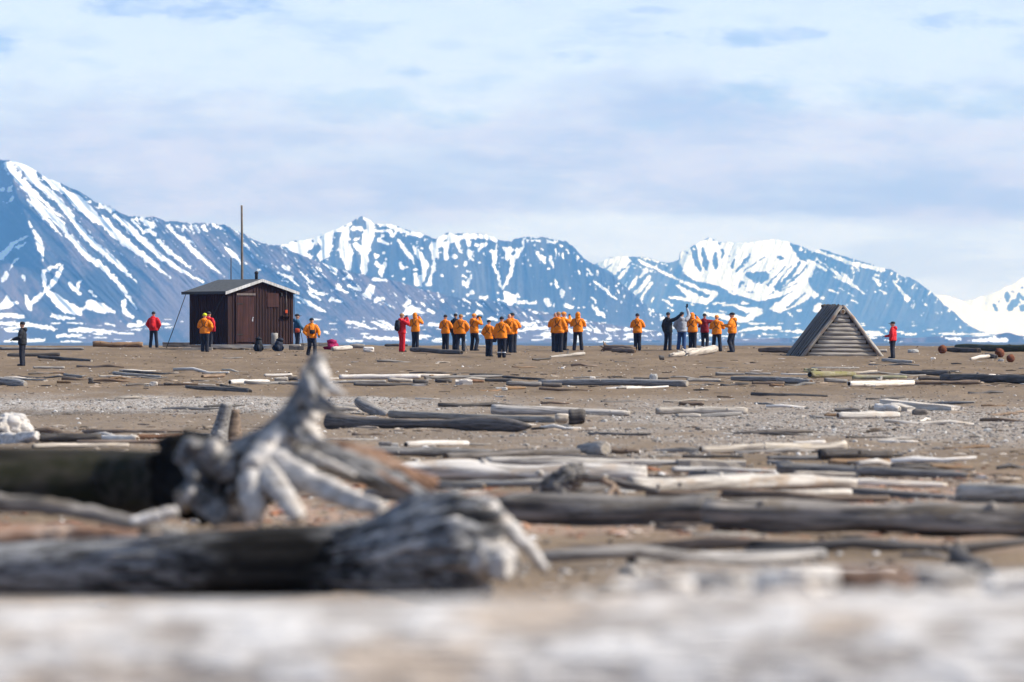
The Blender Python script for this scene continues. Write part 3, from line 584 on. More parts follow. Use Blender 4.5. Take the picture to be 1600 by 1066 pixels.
# --- pixels are places in the photograph: both ends (centre line) and the thickness there
LG = [
 # beside and left of the hut
 (145,538.6,223,538.6,9,9,'brown','dp','squared brown beam with knots, lying left of the red jacketed person'),
 (0,545,131,545,4.5,4,'grey','pp','long thin grey pole along the skyline, behind the person in black'),
 (12,555,94,554,6,6,'dark','db','dark log running behind the legs of the person in black'),
 (61,557,143,565,5,6,'dark','bp','dark log slanting right from the feet of the person in black'),
 (52,574,101,574.5,4,4,'pale','pp','thin pale stick just right of and below the black clad person'),
 (54,581.5,101,583,4,4,'brown','bb','thin brown stick, left half of the line left of the bottom hut corner'),
 (100,585,131,589.5,5,5,'grey','bb','short grey log touching the right end of the thin brown stick'),
 (-8,594,40,600,13,12,'grey','pp','thick short grey log cut by the left edge, below the person in black'),
 (10,591,72,595,4,3,'pale','pp','pale split stick behind the thick grey log at the left edge'),
 (155,588.5,189,588,4,3,'pale','pp','short pale stick left of the pale log with the dark end'),
 (177,583,253,589,6,4,'pale','db','pale log with dark end, a darker log lying along its back'),
 (194,579.5,264,586,5,3.5,'dark','dd','dark log lying on the back of the pale log left of the hut'),
 (256,600,294,601,4,3,'dark','bb','dark flat stick right of the pale round stub'),
 (89,597,111,597.5,4,3,'brown','bb','stubby brown piece right of the thick grey log'),
 (289,592.5,390,620,5,11,'dark','bd','dark tapering log slanting down right, thick end at the gravel bank'),
 (344,601,375,609,4,5,'dark','bb','short dark branch crossing the middle of the slanting dark log'),
 (359,597,420,596,8,7,'white','db','clean white log right of the slanting dark log, dark left end'),
 (316,589,351,587,6,5,'brown','bb','bundle of brown broken wood above the thin end of the slanting log'),
 (297,601,337,602,3.5,3,'pale','pp','pale splinter beside the middle of the slanting dark log'),
 (413,586.5,456,585.5,4.5,4,'white','pp','thin white stick above and right of the clean white log'),
 (429,593.5,450,593,7,7,'pale','pp','short pale billet just right of the clean white log'),
 (449,591.5,465,591.5,7,6,'dark','dd','short dark billet, left of the tall blurred root'),
 (435,599.5,486,599,5,5,'grey','pb','grey pole passing behind the tall blurred root'),
 (500,600,541,594,3,3,'pale','pp','thin pale stick rising right of the tall blurred root'),
 # around the hut
 (547,541,570,540.5,7,7,'grey','dd','dark grey log end right of the fuchsia bag'),
 (519,545,548,543,8,8,'pale','pp','short pale log in front of the fuchsia bag'),
 (643,546,721,551.5,7,8,'dark','bd','dark log at the feet of the orange group, rightmost of the red suit'),
 (742,541,760,541,5,4,'pale','pp','pale stub on the skyline behind the monopod'),
 (601,539.5,637,539.5,4,4,'dark','bb','low dark log on the skyline behind the red suited person'),
 (832,561.5,860,560.5,3.5,2.5,'dark','bb','thin dark stick left of the pale branch with an upright stub'),
 (859,561,912,551,3,6,'pale','pb','pale branch with an upright stub, in front of the trio in orange'),
 # the long wrack line
 (530,589,657,588.5,8,8,'white','dp','long white log, leftmost of the wrack line right of the tall root'),
 (520,597,603,596,5,5,'pale','bb','pale thin log directly below the long white log'),
 (553,600.5,669,601,6,4,'dark','db','dark grey log with black left end, lowest below the white log'),
 (606,593.5,646,595,7,6,'pale','dp','pale log with a black hollow end between white and dark log'),
 (645,596,669,597,7,7,'dark','dd','short dark log touching the right end of the hollow pale log'),
 (664,590,786,588,5,5,'grey','bb','weathered grey pole continuing the long white log to the right'),
 (680,594.5,706,595.5,7,6,'dark','db','dark crooked piece left of the white tangled root'),
 (731,595,756,596,6,5,'rust','bb','reddish brown log right of the white tangled root'),
 (758,593.5,800,595,6,6,'dark','bb','dark cracked log left of the long smooth grey log'),
 (785,588,853,595,4,4,'dark','bb','thin dark branch slanting onto the long smooth grey log'),
 (791,600,846,600,8,8,'grey','bb','grey brown log below the left end of the long smooth log'),
 (845,601.5,878,602,8,7,'dark','bd','blackish log tucked under the left part of the long smooth log'),
 (843,597,1074,599,10,12,'grey','bp','very long smooth grey log, longest in the wrack line'),
 (990,591.5,1046,591,3.5,3,'dark','bb','dark stick lying behind the white stone'),
 (1073,594,1126,594,6,4,'pale','bb','pale broken log right of the end of the very long log'),
 (1118,584,1164,585,5.5,5,'grey','db','grey pole in the upper row, left of the yellowish chips'),
 (1163,584,1204,584,4.5,3.5,'grey','bb','thin grey stick in the upper row, next right of the grey pole'),
 (1144,591.5,1222,593,8,8,'grey','dp','grey log with dark left end, right of the broken pale log'),
 (1215,593.5,1267,597,9,11,'grey','bb','knotted grey log continuing to the right, left of the grey debris'),
 (1175,598.5,1226,599,5,5,'brown','bb','brown thin log in front of the grey log with dark left end'),
 (1202,602,1225,602,5,4,'brown','bb','smallest brown stub in front of the knotted grey log'),
 (1265,585,1334,584,11,8,'moss','dp','yellow mossy log with round dark left end'),
 (1288,594,1324,596,8,6,'grey','bd','splintered dark grey debris between mossy log and white log'),
 (1332,590,1417,590.5,7,6,'moss','dp','pale greenish log behind the bright white log'),
 (1328,600,1429,598.5,10,9,'white','dp','bright white log with dark left end below the gabled shelter'),
 (1408,582,1484,583,6,8,'dark','bd','dark pointed log above the greenish log'),
 (1429,598,1531,597,6,7,'brown','bd','dark brown log reaching right from the bright white log'),
 (1474,591,1612,593,13,14,'dark','db','thick blackish log at the right edge of the wrack line'),
 (1435,590.5,1472,592,6,5,'dark','bb','short dark log left of the thick blackish log'),
 (1487,585.5,1580,585,3.5,3,'pale','pp','thin pale stick behind the thick blackish log'),
 (1061,630,1100,630.5,7,7,'brown','bb','short brown billet alone on the sand above the grey log'),
 # behind: right of the crest
 (1188,547,1245,547,7,10,'brown','bb','brown log running into the left side of the gabled shelter'),
 (1372,548.5,1386,548.5,5,5,'pale','pp','short pale stub between the gabled shelter and the person in red'),
 (1378,562.5,1426,566,6,5,'pale','bb','pale log at the feet of the person in red by the shelter'),
 (1476,546.5,1530,548,7,9,'dark','dd','dark brown log behind the leftmost rusty ball'),
 (1496,542.5,1612,545,10,12,'green','dd','long mossy green log on the skyline at the right edge'),
 (1516,561.5,1545,556,5,6,'white','pp','white curved branch left of the two rusty balls'),
 (1540,555.5,1556,557,8,8,'dark','bd','dark end piece between white branch and rusty balls'),
 (1030,559,1038,559.5,7,7,'dark','dd','small dark log end left of the pale log with black roots'),
 (1046,555.5,1068,552.5,7,9,'pale','pp','pale gnarled piece left of the black roots'),
 (958,547,993,549,8,7,'brown','bb','brown log under the feet of the lone person in orange'),
 # middle distance
 (511,637,560,640,9,6,'pale','bb','pale weathered piece behind the long dark log, beside the tall root'),
 (606,646,866,658,12,12,'pale','bb','long pale log lying behind the long dark club shaped log'),
 (609,650,661,649,7,7,'brown','bb','brown pole lying between the raised log end and the pale log'),
 (770,640,985,646,17,9,'pale','dp','pale log with round black left end, above the dark stump'),
 (634,694,731,692,10,10,'white','db','clean white log below the long dark club shaped log'),
 (532,704,770,708,14,14,'grey','bb','rough grey log, left part of the mass behind the pale blurred logs'),
 (700,714,905,702,13,13,'dark','bb','dark grey log leading right to the big grey chopped block'),
 (948,704,999,704.5,10,10,'brown','bb','short brown log right of the big grey chopped block'),
 (746,719,775,719,10,9,'dark','dd','black log end poking out over the pale blurred log'),
 (1025,642,1168,642,12,12,'pale','bp','pale grey cut log alone in the middle of the gravel'),
 (1058,649.5,1095,649.5,6,6,'white','pp','small white stick in front of the pale grey cut log'),
 (1310,649.5,1405,648.5,12,11,'white','bp','front white log of the heap on the right gravel'),
 (1288,649.5,1311,649,6,5,'brown','bb','brown stick at the left end of the front white log'),
 (1358,636,1372,637,9,9,'pale','dp','short pale log end at the back of the heap on the right gravel'),
 (1368,636,1405,639,13,12,'white','dp','white log with black round end in the middle of the right heap'),
 (1096,702,1322,698,13,15,'pale','bd','long pale log on the right sand, dark knob at its right end'),
 (1240,693.5,1290,692.5,8,9,'white','pp','white log lying on the back of the long pale log'),
 (1066,713,1162,713.5,5,5,'dark','bb','thin dark pole on top of the pale slab'),
 (1050,733,1214,736,10,6,'white','dp','white split log below the pale slab'),
 (1200,716,1286,715.5,8,8,'grey','db','thin grey log left of the thick dark grey log'),
 (1281,711,1394,710.5,18,15,'dark','db','thick dark grey log with knobbly left end, topmost of the right pile'),
 (1294,722,1391,722.5,11,11,'brown','bb','brown grey log right under the thick dark grey log'),
 (1201,722,1240,724,7,6,'grey','db','short grey log end at the far left of the right pile'),
 (1215,731,1512,743,19,11,'grey','db','long grey log slanting across the front of the right pile'),
 (1392,728,1454,728,9,9,'dark','db','dark log right of the brown grey log in the pile'),
 (1455,729,1517,731.5,8,7,'brown','bb','brown log at the right end of the pile'),
 (600,754,760,759,14,10,'pale','bb','pale split log under the left half of the thick bleached log'),
 (820,754,960,761,12,9,'grey','db','grey thin log under the right half of the thick bleached log'),
 (1010,772,1180,776,12,9,'brown','bb','brown log on the reddish bark under the bleached log'),
 (1180,773,1330,769,10,12,'pale','pb','pale thin log on the reddish bark, left of the black board'),
 (640,727,722,724,10,8,'grey','bb','short grey log behind the left end of the thick bleached log'),
 (1080,742,1240,747,14,10,'grey','db','grey log behind the right bleached log, below the white split log'),
 (700,777,860,774,13,14,'rust','bb','reddish log lying against the left end of the dark band'),
 (1240,741,1342,743,10,8,'pale','bb','short pale log under the front of the right pile'),
 (1330,754,1480,758,14,8,'white','pp','whitish log right of the right bleached log, above the black board'),
 (575,772,700,780,16,12,'grey','bb','grey log below the left end of the thick bleached log'),
 (50,697,200,695,7,7,'pale','bb','pale log just above the big mossy trunk, right of the white rootstock'),
 (56,684,158,684.5,14,13,'dark','bd','dark log right of the white rootstock at the left edge'),
 (158,684,214,687,9,11,'white','db','white slab like log on top of the dark log'),
 (214,682.5,305,680,8,6,'rust','bb','reddish log left of the grey cut stump'),
 (120,690,260,690,6,6,'brown','bb','brown pole below the white slab and reddish log'),
 (290,677,332,680,6,6,'grey','bb','grey stick at the foot of the grey cut stump'),
]
for a in LG:
    opt = {}
    lb = a[8]
    if 'smooth' in lb or 'clean' in lb: opt = dict(bend=.004, rough=.06)
    if 'gnarled' in lb or 'knotted' in lb or 'rough' in lb: opt = dict(knots=4, rough=.3)
    elif a[4] > 8 and 'clean' not in lb: opt.setdefault('knots', 2)
    if 'dark knob' in lb: opt['prof'] = [(0, .95), (.5, 1), (.9, .95), (1, 1.25)]
    log(*a[:9], **opt)
# the club shaped dark log, with its belly and pointed end
log(513,659,828,667,24,16,'dark','dd','long dark club shaped log, thick at both ends, middle of the beach',bend=.012,prof=[(0,1.05),(.08,1),(.25,.8),(.45,.62),(.62,.85),(.78,1.5),(.9,1.4),(.97,.8),(1,.35)],knots=1)
log(560,628,606,651,20,17,'grey','bb','raised grey log end pointing up left over the pale log',free=True)
log(868,655,888,655,15,15,'pale','bb','small round pale log end left of the dark stump')
log(889,651,914,650,25,24,'dark','dd','short thick dark stump lying at the end of the pale log',rough=.2)
log(1118,545,1068,553,12,14,'pale','pb','pale log with black root mass, in front of the group taking photos',root=(1,6,1.1),knots=2)
log(992,546,946,543,9,9,'brown','bd','brown log with dark root fan, left of the lone person in orange',root=(1,7,1.2))
log(885,557,888,549,5,3,'dark','bb','dark upright stub at the end of the pale branch',free=True,name='driftwood_stub',cat='branch')
chunk(576,545,17,9,'white','pale angular block right of the dark grey log end')
chunk(784,607,18,6,'stone','flat pale stone below the long wrack line',name='beach_stone',cat='stone')
chunk(1021,588,13,11,'stone','rounded white stone behind the very long smooth log',name='beach_stone',cat='stone')
chunk(926,590,9,5,'white','small white knob on the back of the very long smooth log')
chunk(1427,548,17,7,'stone','flat white stone right of the person in red by the shelter',name='beach_stone',cat='stone')
chunk(240,599,13,8,'white','pale round stub alone on the sand left of the slanting log')
chunk(725,596,27,10,'white','white tangled root in the wrack line',jag=.7)
chunk(1267,578,23,8,'moss','yellowish chips above the mossy log',jag=.6)
chunk(607,694,32,10,'grey','jagged grey root bits left of the clean white log',jag=.8)
chunk(1437,643,24,12,'dark','squared blackish block at the right of the heap on the gravel',jag=.15)
chunk(1324,640,40,9,'dark','dark rounded block behind the front white log of the heap',jag=.25)
chunk(1458,560,8,4,'white','white chip right of the person in red, left of the rusty balls')
chunk(1564,563,9,5,'stone','white stone below the left one of the two rusty balls',name='beach_stone',cat='stone')
chunk(142,593,8,9,'dark','small dark stump on the sand left of the hut corner')
chunk(944,657,0.1+10,5,'stone','bluish stone right of the dark stump',name='beach_stone',cat='stone')
log(905,702,946,701,13,27,'grey','bp','big grey chopped block with pale cut face',name='driftwood_block',cat='block',rough=.2)
plank(1382,624,1495,647,11,8,'white','long pale board slanting down right at the back of the heap',depth=.35)
plank(1399,634,1425,641,10,9,'white','short white board on the heap, left of the blackish block',depth=.3,free=True)
plank(1060,725,1165,727,15,13,'pale','wide pale slab with a dark pole on top, left of the right pile',depth=.8)
plank(255,538.6,305,539,8,7,'dark','dark plank stack at the left corner of the hut',depth=.5)
# --- nearer, soft logs
log(588,738,1010,742,34,34,'cracked','pp','thick bleached log behind the big root, left of the dark shattered plank',bend=.008,rough=.2,knots=4,prof=[(0,.6),(.06,.9),(.3,1),(.9,1),(1,.9)])
log(985,758,1335,752,27,24,'cracked','pp','bleached log right of the dark shattered plank',bend=.01,rough=.2,knots=4,prof=[(0,.95),(.05,1),(.4,1.05),(.8,.95),(1,.7)])
log(760,722,1072,724,20,14,'pale','pp','pale rough log behind the right half of the thick bleached log',bend=.008,rough=.25,knots=3,prof=[(0,.7),(.5,1),(1,.5)])
log(1504,770,1660,772,28,30,'pale','dp','pale log with dark hollow end at the right edge, above the dark band',knots=2,rough=.2)
log(770,795,1120,800,50,48,'band','bb','massive dark log, left half of the dark band behind the front trunk',bend=.012,knots=2,rough=.3,prof=[(0,.6),(.08,.95),(.5,1.08),(.8,.9),(1,.95)])
log(1100,803,1680,812,48,52,'band','bb','massive dark log, right half of the dark band, below the hollow pale log',bend=.01,knots=2,rough=.32,prof=[(0,.9),(.2,1.0),(.4,.88),(.6,1.08),(.8,.95),(1,1)])
plank(1343,767,1492,779,9,8,'dark','black board on the reddish bark, left of the hollow pale log',depth=.3)
log(930,800,960,760,13,9,'brown','bb','curved brown root curling up in front of the bleached logs',free=True,name='driftwood_root',cat='root')
plank(1056,824,1244,820,9,10,'brown','flat brown board lying on the sand in front of the dark band',depth=.5)
log(985,874,1290,868,22,18,'grey','db','grey log on the sand behind the pale nearest wood, right of centre',knots=1)
log(1172,850,1293,861,12,16,'dark','bd','dark log lying behind the right end of the grey log')
log(1492,862,1560,905,30,20,'dark','db','dark broken branch sticking up at the lower right',free=True,root=(0,5,.9),name='driftwood_branch',cat='branch')
log(1225,897,1400,900,24,20,'white','pb','pale blurred log below the grey log, lower right')
# --- the foreground
def hero(name, label, cat, parts, mats):
    """parts: (pixel path [(x, y, radius_px, distance)], material slot, roughness)"""
    bm = bmesh.new(); org = W(parts[0][0][0][0], parts[0][0][0][1], parts[0][0][0][3])
    for i, (path, mi, rg) in enumerate(parts):
        P = np.array(path, float); n = max(12, len(P) * 6); t = np.linspace(0, len(P) - 1, n)
        k = np.arange(len(P))
        Q = [np.interp(t, k, P[:, c]) for c in range(4)]
        for c in range(4):
            for _ in range(3): q = Q[c].copy(); q[1:-1] = (Q[c][:-2] + 2 * Q[c][1:-1] + Q[c][2:]) / 4; Q[c] = q
        pts = [W(x, y, d) - org for x, y, d in zip(Q[0], Q[1], Q[3])]; rad = [r / F * d for r, d in zip(Q[2], Q[3])]
        if rg > .13:
            for q_ in range(len(pts)):
                e_ = Vector((noise.noise(Vector((q_ * .55, i * 7.3, 1))), noise.noise(Vector((q_ * .55, i * 7.3, 5))), noise.noise(Vector((q_ * .55, i * 7.3, 9)))))
                if q_: pts[q_] = pts[q_] + e_ * rad[q_] * .3
                rad[q_] *= 1 + .20 * noise.noise(Vector((q_ * .8, i * 3.1, 20)))
        tube(bm, pts, rad, 24, i * 3.7 + len(name), rg, cap=(mi, mi), mi=mi)
    o = frombm(name, bm, [M[m] for m in mats]); o.location = org
    return tag(o, label, cat, GRP)
_r = random.Random(3)
def fibres():
    L = []
    for k in range(38):
        u = (k + .5) / 38 - .5 + _r.uniform(-.02, .02); b = math.cos(u * math.pi)
        L.append(([(535 + _r.uniform(-35, 30), 876 + u * 96, 2.5, 35.95 - .2 * b), (592, 868 + u * 116 + _r.uniform(-5, 5), 8, 35.75 - .28 * b), (650, 858 + u * 150 + _r.uniform(-7, 7), 10, 35.55 - .34 * b + _r.uniform(-.05, .05)), (715, 852 + u * 172 + _r.uniform(-7, 7), 9, 35.4 - .34 * b + _r.uniform(-.06, .06)), (745 + _r.uniform(-30, 50), 858 + u * 168 + _r.uniform(-10, 10), 4, 35.3 - .2 * b)], (1, 1, 1, 0, 2, 1, 0)[k % 7], .13))
    return L
def splint():
    L = []
    for k in range(16):
        t = _r.random(); x = 395 + 105 * t + _r.uniform(-14, 14); y = 745 - 150 * t ** 1.3 + _r.uniform(-16, 16); a = _r.uniform(.3, 1.6); l = _r.uniform(30, 80) * (1.1 - .5 * t)
        L.append(([(x - 6, y - 20, 8, 39.45), (x, y, 9, 39.3), (x + math.cos(a) * l * .5, y + math.sin(a) * l * .5, 7, 39.15), (x + math.cos(a) * l, y + math.sin(a) * l * .8, 2.5, 39.1)], _r.choice([1, 2, 2, 4, 1]), .4))
    for k in range(6):
        x = 470 + k * 30; L.append(([(x, 705 + k * 6, 8, 39.3), (x + 40, 722 + k * 8, 7, 39.1), (x + 85, 742 + k * 9, 3, 39)], _r.choice([1, 3, 4, 2]), .4))
    for k in range(3): L.append(([(462 + k * 7, 655 - k * 12, 5, 39.5), (472 + k * 7, 618 - k * 12, 4, 39.4), (478 + k * 6, 580 - k * 5, 2, 39.4)], _r.choice([1, 4, 2]), .3))
    return L
def strips():
    L = []
    for k in range(16):
        v = (k + .5) / 16 - .5; x0 = _r.uniform(150, 290); x1 = _r.uniform(330, 540); b = math.sqrt(max(0, 1 - (v * 1.9) ** 2))
        L.append(([(x0, 884 + v * 96, 3, 36.2 - .19 * b), ((x0 + x1) / 2, 882 + v * 100, 9, 36.1 - .2 * b), (x1, 879 + v * 98, 3, 36 - .2 * b)], 0 if k % 2 else 1, .12))
    return L
def stubs():
    L = []
    for k in range(10):
        x, y = _r.uniform(285, 400), _r.uniform(705, 805); a = _r.uniform(0, 6.28); l = _r.uniform(18, 42)
        L.append(([(x, y, 17, 39.75), (x + math.cos(a) * l * .5, y + math.sin(a) * l * .4, 13, 39.45), (x + math.cos(a) * l, y + math.sin(a) * l * .7, 6, 39.25)], _r.choice([4, 1, 1, 1, 2]), .3))
    return L
hero('uprooted_trunk', 'big mossy trunk with an upright root spike and white roots, lower left', 'tree trunk', [
 ([(-120,750,50,41),(60,752,52,41),(180,752,52,41),(262,754,52,40.5),(300,756,58,40.3),(335,758,62,40)], 0, .12),
 ([(270,746,54,40.3),(300,752,60,40.2),(340,758,62,40),(370,758,56,39.8),(395,752,44,39.6)], 4, .4),
 ([(300,706,20,39.6),(340,716,26,39.4),(372,730,24,39.3)], 1, .5),
 ([(290,760,16,39.4),(330,790,20,39.3),(352,812,14,39.2)], 1, .5),
 ([(352,768,52,39.8),(392,728,48,39.7),(430,694,33,39.6),(460,652,22,39.6),(480,612,18,39.6),(493,578,17,39.6),(500,553,12,39.6)], 1, .13),
 ([(462,648,10,39.4),(482,672,17,39.4),(492,704,20,39.4),(500,730,18,39.4)], 2, .13),
 ([(497,566,10,39.5),(504,590,13,39.5),(497,622,12,39.5),(484,658,14,39.4)], 2, .12),
 ([(450,676,18,39.3),(412,716,26,39.2),(392,752,24,39.1),(398,800,17,39),(396,822,9,39)], 2, .3),
 ([(402,724,24,39.2),(434,760,20,39),(460,800,15,38.8),(466,815,8,38.8)], 2, .3),
 ([(425,720,24,39.2),(480,750,20,39),(540,778,17,38.8),(600,796,12,38.6)], 2, .25),
 ([(470,700,26,39.4),(540,728,24,39.3),(605,752,20,39.2),(668,782,12,39)], 1, .3),
 ([(490,705,20,39.8),(555,716,22,39.8),(610,736,20,39.8),(680,760,12,39.8)], 3, .3),
 ([(330,720,24,39.6),(300,712,18,39.5),(276,716,9,39.4)], 1, .35),
 ([(350,800,28,39.6),(372,836,20,39.4),(380,860,12,39.4)], 1, .3), *stubs(), *splint()],
 ['bigmoss', 'hero', 'white', 'rust', 'nearblack'])
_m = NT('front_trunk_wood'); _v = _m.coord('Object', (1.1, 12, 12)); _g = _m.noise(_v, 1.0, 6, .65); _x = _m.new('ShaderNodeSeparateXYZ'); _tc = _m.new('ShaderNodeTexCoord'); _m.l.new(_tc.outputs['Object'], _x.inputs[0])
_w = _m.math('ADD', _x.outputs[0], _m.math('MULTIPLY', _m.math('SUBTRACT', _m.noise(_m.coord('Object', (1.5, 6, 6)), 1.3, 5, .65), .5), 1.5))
_k = _m.math('MULTIPLY', _m.ramp(_w, 1.45, 2.05), _m.ramp(_w, 2.55, 3.05, 1, 0))  # mask of the trunk's middle stretch, darkened to stand for its shaded side
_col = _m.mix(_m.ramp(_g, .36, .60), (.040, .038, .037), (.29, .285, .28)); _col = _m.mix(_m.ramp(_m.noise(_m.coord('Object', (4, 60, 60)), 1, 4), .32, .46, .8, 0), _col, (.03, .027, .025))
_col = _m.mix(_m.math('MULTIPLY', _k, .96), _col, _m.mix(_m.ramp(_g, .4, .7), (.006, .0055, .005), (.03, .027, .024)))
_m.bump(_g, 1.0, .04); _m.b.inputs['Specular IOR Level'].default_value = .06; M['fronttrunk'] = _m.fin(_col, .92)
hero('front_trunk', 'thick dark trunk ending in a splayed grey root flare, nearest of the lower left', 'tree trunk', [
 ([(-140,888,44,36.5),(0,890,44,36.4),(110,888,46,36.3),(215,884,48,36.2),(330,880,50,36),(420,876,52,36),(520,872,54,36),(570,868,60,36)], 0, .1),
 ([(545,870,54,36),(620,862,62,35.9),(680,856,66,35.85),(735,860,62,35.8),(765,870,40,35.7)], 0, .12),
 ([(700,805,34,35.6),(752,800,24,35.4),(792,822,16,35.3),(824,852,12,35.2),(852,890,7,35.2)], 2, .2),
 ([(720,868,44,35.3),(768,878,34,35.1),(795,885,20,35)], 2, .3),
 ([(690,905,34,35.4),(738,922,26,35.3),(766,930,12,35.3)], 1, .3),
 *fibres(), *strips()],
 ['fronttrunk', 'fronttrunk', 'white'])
hero('driftwood_branch', 'brown blurred branch lying along the foot of the mossy trunk', 'branch', [
 ([(-60,778,13,37.6),(70,790,13,37.6),(160,806,12,37.6),(225,824,12,37.6),(290,836,9,37.6)], 0, .25),
 ([(205,818,9,37.5),(245,808,10,37.5),(276,798,9,37.5)], 1, .25)], ['band', 'white'])
hero('driftwood_slab', 'orange brown rotten wood under the blurred branch', 'driftwood', [
 ([(-60,838,20,37),(60,838,20,37),(150,836,17,37),(215,842,12,37)], 0, .4)], ['rust'])
hero('driftwood_branch', 'brown forked root lying between mossy trunk and front trunk', 'branch', [
 ([(225,842,15,36.8),(275,850,16,36.8),(330,838,13,36.8),(400,828,9,36.8)], 0, .4)], ['brown'])
hero('driftwood_stub', 'dark jagged stub sticking up over the middle of the bleached logs', 'driftwood', [
 ([(848,768,12,68),(872,752,17,68),(892,738,15,68),(912,731,8,68)], 0, .3), ([(866,768,12,67.8),(898,752,13,67.8),(916,742,6,67.8)], 0, .3)], ['band', 'brown'])
hero('driftwood_branch', 'dark crooked branch reaching right from the jagged stub', 'branch', [
 ([(900,744,7,67.6),(940,748,6,67.6),(975,757,6,67.6),(1030,768,4,67.6)], 0, .25), ([(940,748,5,67.5),(965,765,5,67.5),(962,790,5,67.5)], 1, .25)], ['dark', 'brown'])
hero('rootstock', 'white rough rootstock at the left edge above the mossy trunk', 'root', [
 ([(-30,672,20,110),(0,668,21,110),(28,668,18,110),(50,678,8,110)], 0, .5), ([(-20,690,12,110),(20,690,12,109.5),(58,680,7,109)], 0, .4), ([(10,660,12,110),(34,655,8,110),(46,662,4,110)], 0, .4)], ['white'])
hero('cut_stump', 'grey upright cut stump with brown bark, behind the mossy trunk', 'stump', [
 ([(340,690,15,108),(346,664,11,108),(351,644,10,108),(354,632,9,108)], 0, .12),
 ([(364,690,15,108.3),(366,668,11,108.3),(366,652,9,108.3),(367,640,7,108.3)], 1, .12), ([(346,684,12,107.6),(326,690,8,107.6),(312,694,4,107.6)], 0, .3)], ['grey', 'brown'])
_m = NT('very_bleached_wood'); _v = _m.coord('Object', (2.2, 5, 5)); _a = _m.noise(_v, 1.6, 5, .62); _b = _m.noise(_m.coord('Object', (1.1, 2.4, 2.4), (3, 1, 2)), 1.4, 4, .6); _c = _m.noise(_m.coord('Object', (5, 30, 30)), 1, 4)
_col = _m.mix(_m.ramp(_a, .36, .60), (.32, .28, .245), (.63, .60, .565)); _col = _m.mix(_m.ramp(_b, .50, .64, 0, .8), _col, (.44, .35, .27)); _col = _m.mix(_m.ramp(_c, .3, .42, .5, 0), _col, (.12, .10, .09))
_m.bump(_m.math('ADD', _a, _c), 1.0, .05); M['near'] = _m.fin(_col, .9)
hero('nearest_log', 'broad bleached log across the whole bottom edge', 'log', [
 ([(-700,1172,240,16.7),(0,1174,242,16.6),(500,1172,240,16.5),(900,1164,240,16.5),(1400,1166,242,16.4),(2200,1176,242,16.3)], 0, .06)], ['near'])
hero('nearest_root', 'pale ragged wood behind the right half of the bleached bottom log', 'driftwood', [
 ([(840,985,40,19),(1000,976,46,19),(1150,974,50,19),(1300,972,54,19),(1450,974,52,19),(1660,985,54,19)], 0, .3)], ['near'])
for i_, (px_, py_, w_, h_, m_, lb_) in enumerate(((930,928,110,30,'pale','tan lump in the blurred heap, just right of the root flare'),(1020,915,130,40,'white','pale lump in the blurred heap, right of the root flare tip'),(1120,905,110,36,'white','white lump in the blurred heap below the grey log'),(1235,905,150,52,'white','whitest lump in the blurred heap, lower right of centre'),(1370,900,120,44,'rust','reddish lump in the blurred heap near the broken branch'),(1450,905,160,56,'white','long white lump in the blurred heap left of the broken branch'),(1590,915,130,60,'white','white lump in the blurred heap at the right edge'),(1075,935,90,34,'grey','grey lump low in the blurred heap'),(1310,925,110,40,'pale','pale lump between two white lumps of the blurred heap'),(1530,932,120,36,'brown','brown lump in the blurred heap below the broken branch'))):
    chunk(px_, py_, w_, h_, m_, lb_, d=20.0 + .3 * i_, jag=.6)
# ------------------------------------------------------------------ the hut
def box(bm, x0, x1, y0, y1, z0, z1, mi=0, bev=0.0):
    g = bmesh.ops.create_cube(bm, size=1)['verts']
    for v in g: v.co = Vector(((x0 + x1) / 2 + v.co.x * (x1 - x0), (y0 + y1) / 2 + v.co.y * (y1 - y0), (z0 + z1) / 2 + v.co.z * (z1 - z0)))
    fs = {f for v in g for f in v.link_faces}
    for f in fs: f.material_index = mi
    if bev: bmesh.ops.bevel(bm, geom=list({e for f in fs for e in f.edges}), offset=bev, segments=1, affect='EDGES')
def boards(name, c, dk):
    m = NT(name); v = m.coord('Object', (9, 9, .6)); n = m.noise(v, 1.5, 5, .6); k = m.noise(m.coord('Object'), 1.2, 4)
    col = m.mix(m.ramp(n, .35, .65), dk, c); col = m.mix(m.ramp(k, .5, .75, 0, .35), col, tuple(x * 1.5 + .01 for x in c)); m.bump(n, .5, .01)
    return m.fin(col, .75)
M['hut'] = boards('dark_red_brown_boards', (.034, .0115, .0095), (.017, .0065, .0055))
M['door'] = boards('door_boards', (.05, .016, .0125), (.027, .009, .0075))
M['felt'] = plain('grey_roofing_felt', (.085, .09, .095), .9, .3, 6)
M['barge'] = boards('weathered_grey_white_trim', (.50, .50, .50), (.34, .34, .33))
M['blackm'] = plain('black_metal', (.02, .02, .022), .5, .3, 30)
M['steel'] = plain('pale_metal', (.55, .55, .55), .35, .2, 30, .6)
M['redm'] = plain('red_orange_paint', (.5, .07, .02), .5, .3, 30)
M['pole'] = plain('weathered_pole_wood', (.20, .17, .14), .85, .35, 4)
HD = 270.0; TH = R(35); WX, LY, EH, RH = 3.5, 3.55, 2.5, 3.02
hx = X(406.8, HD); hbase = Zp(538.5, HD)
hut = empty('hut', (hx, HD, hbase), TH)
tag(hut, 'dark red brown board hut with grey felt roof and closed door', 'hut')
bm = bmesh.new(); hw = WX / 2
P = [(-hw, 0), (hw, 0), (hw, EH - .03), (0, RH - .03), (-hw, EH - .03)]
fr = [bm.verts.new((x, 0, z_)) for x, z_ in P]; bk = [bm.verts.new((x, LY, z_)) for x, z_ in P]
bm.faces.new(fr); bm.faces.new(bk[::-1])
for i in range(5): bm.faces.new((fr[i], bk[i], bk[(i + 1) % 5], fr[(i + 1) % 5]))
bmesh.ops.recalc_face_normals(bm, faces=bm.faces)
x = -hw + .07
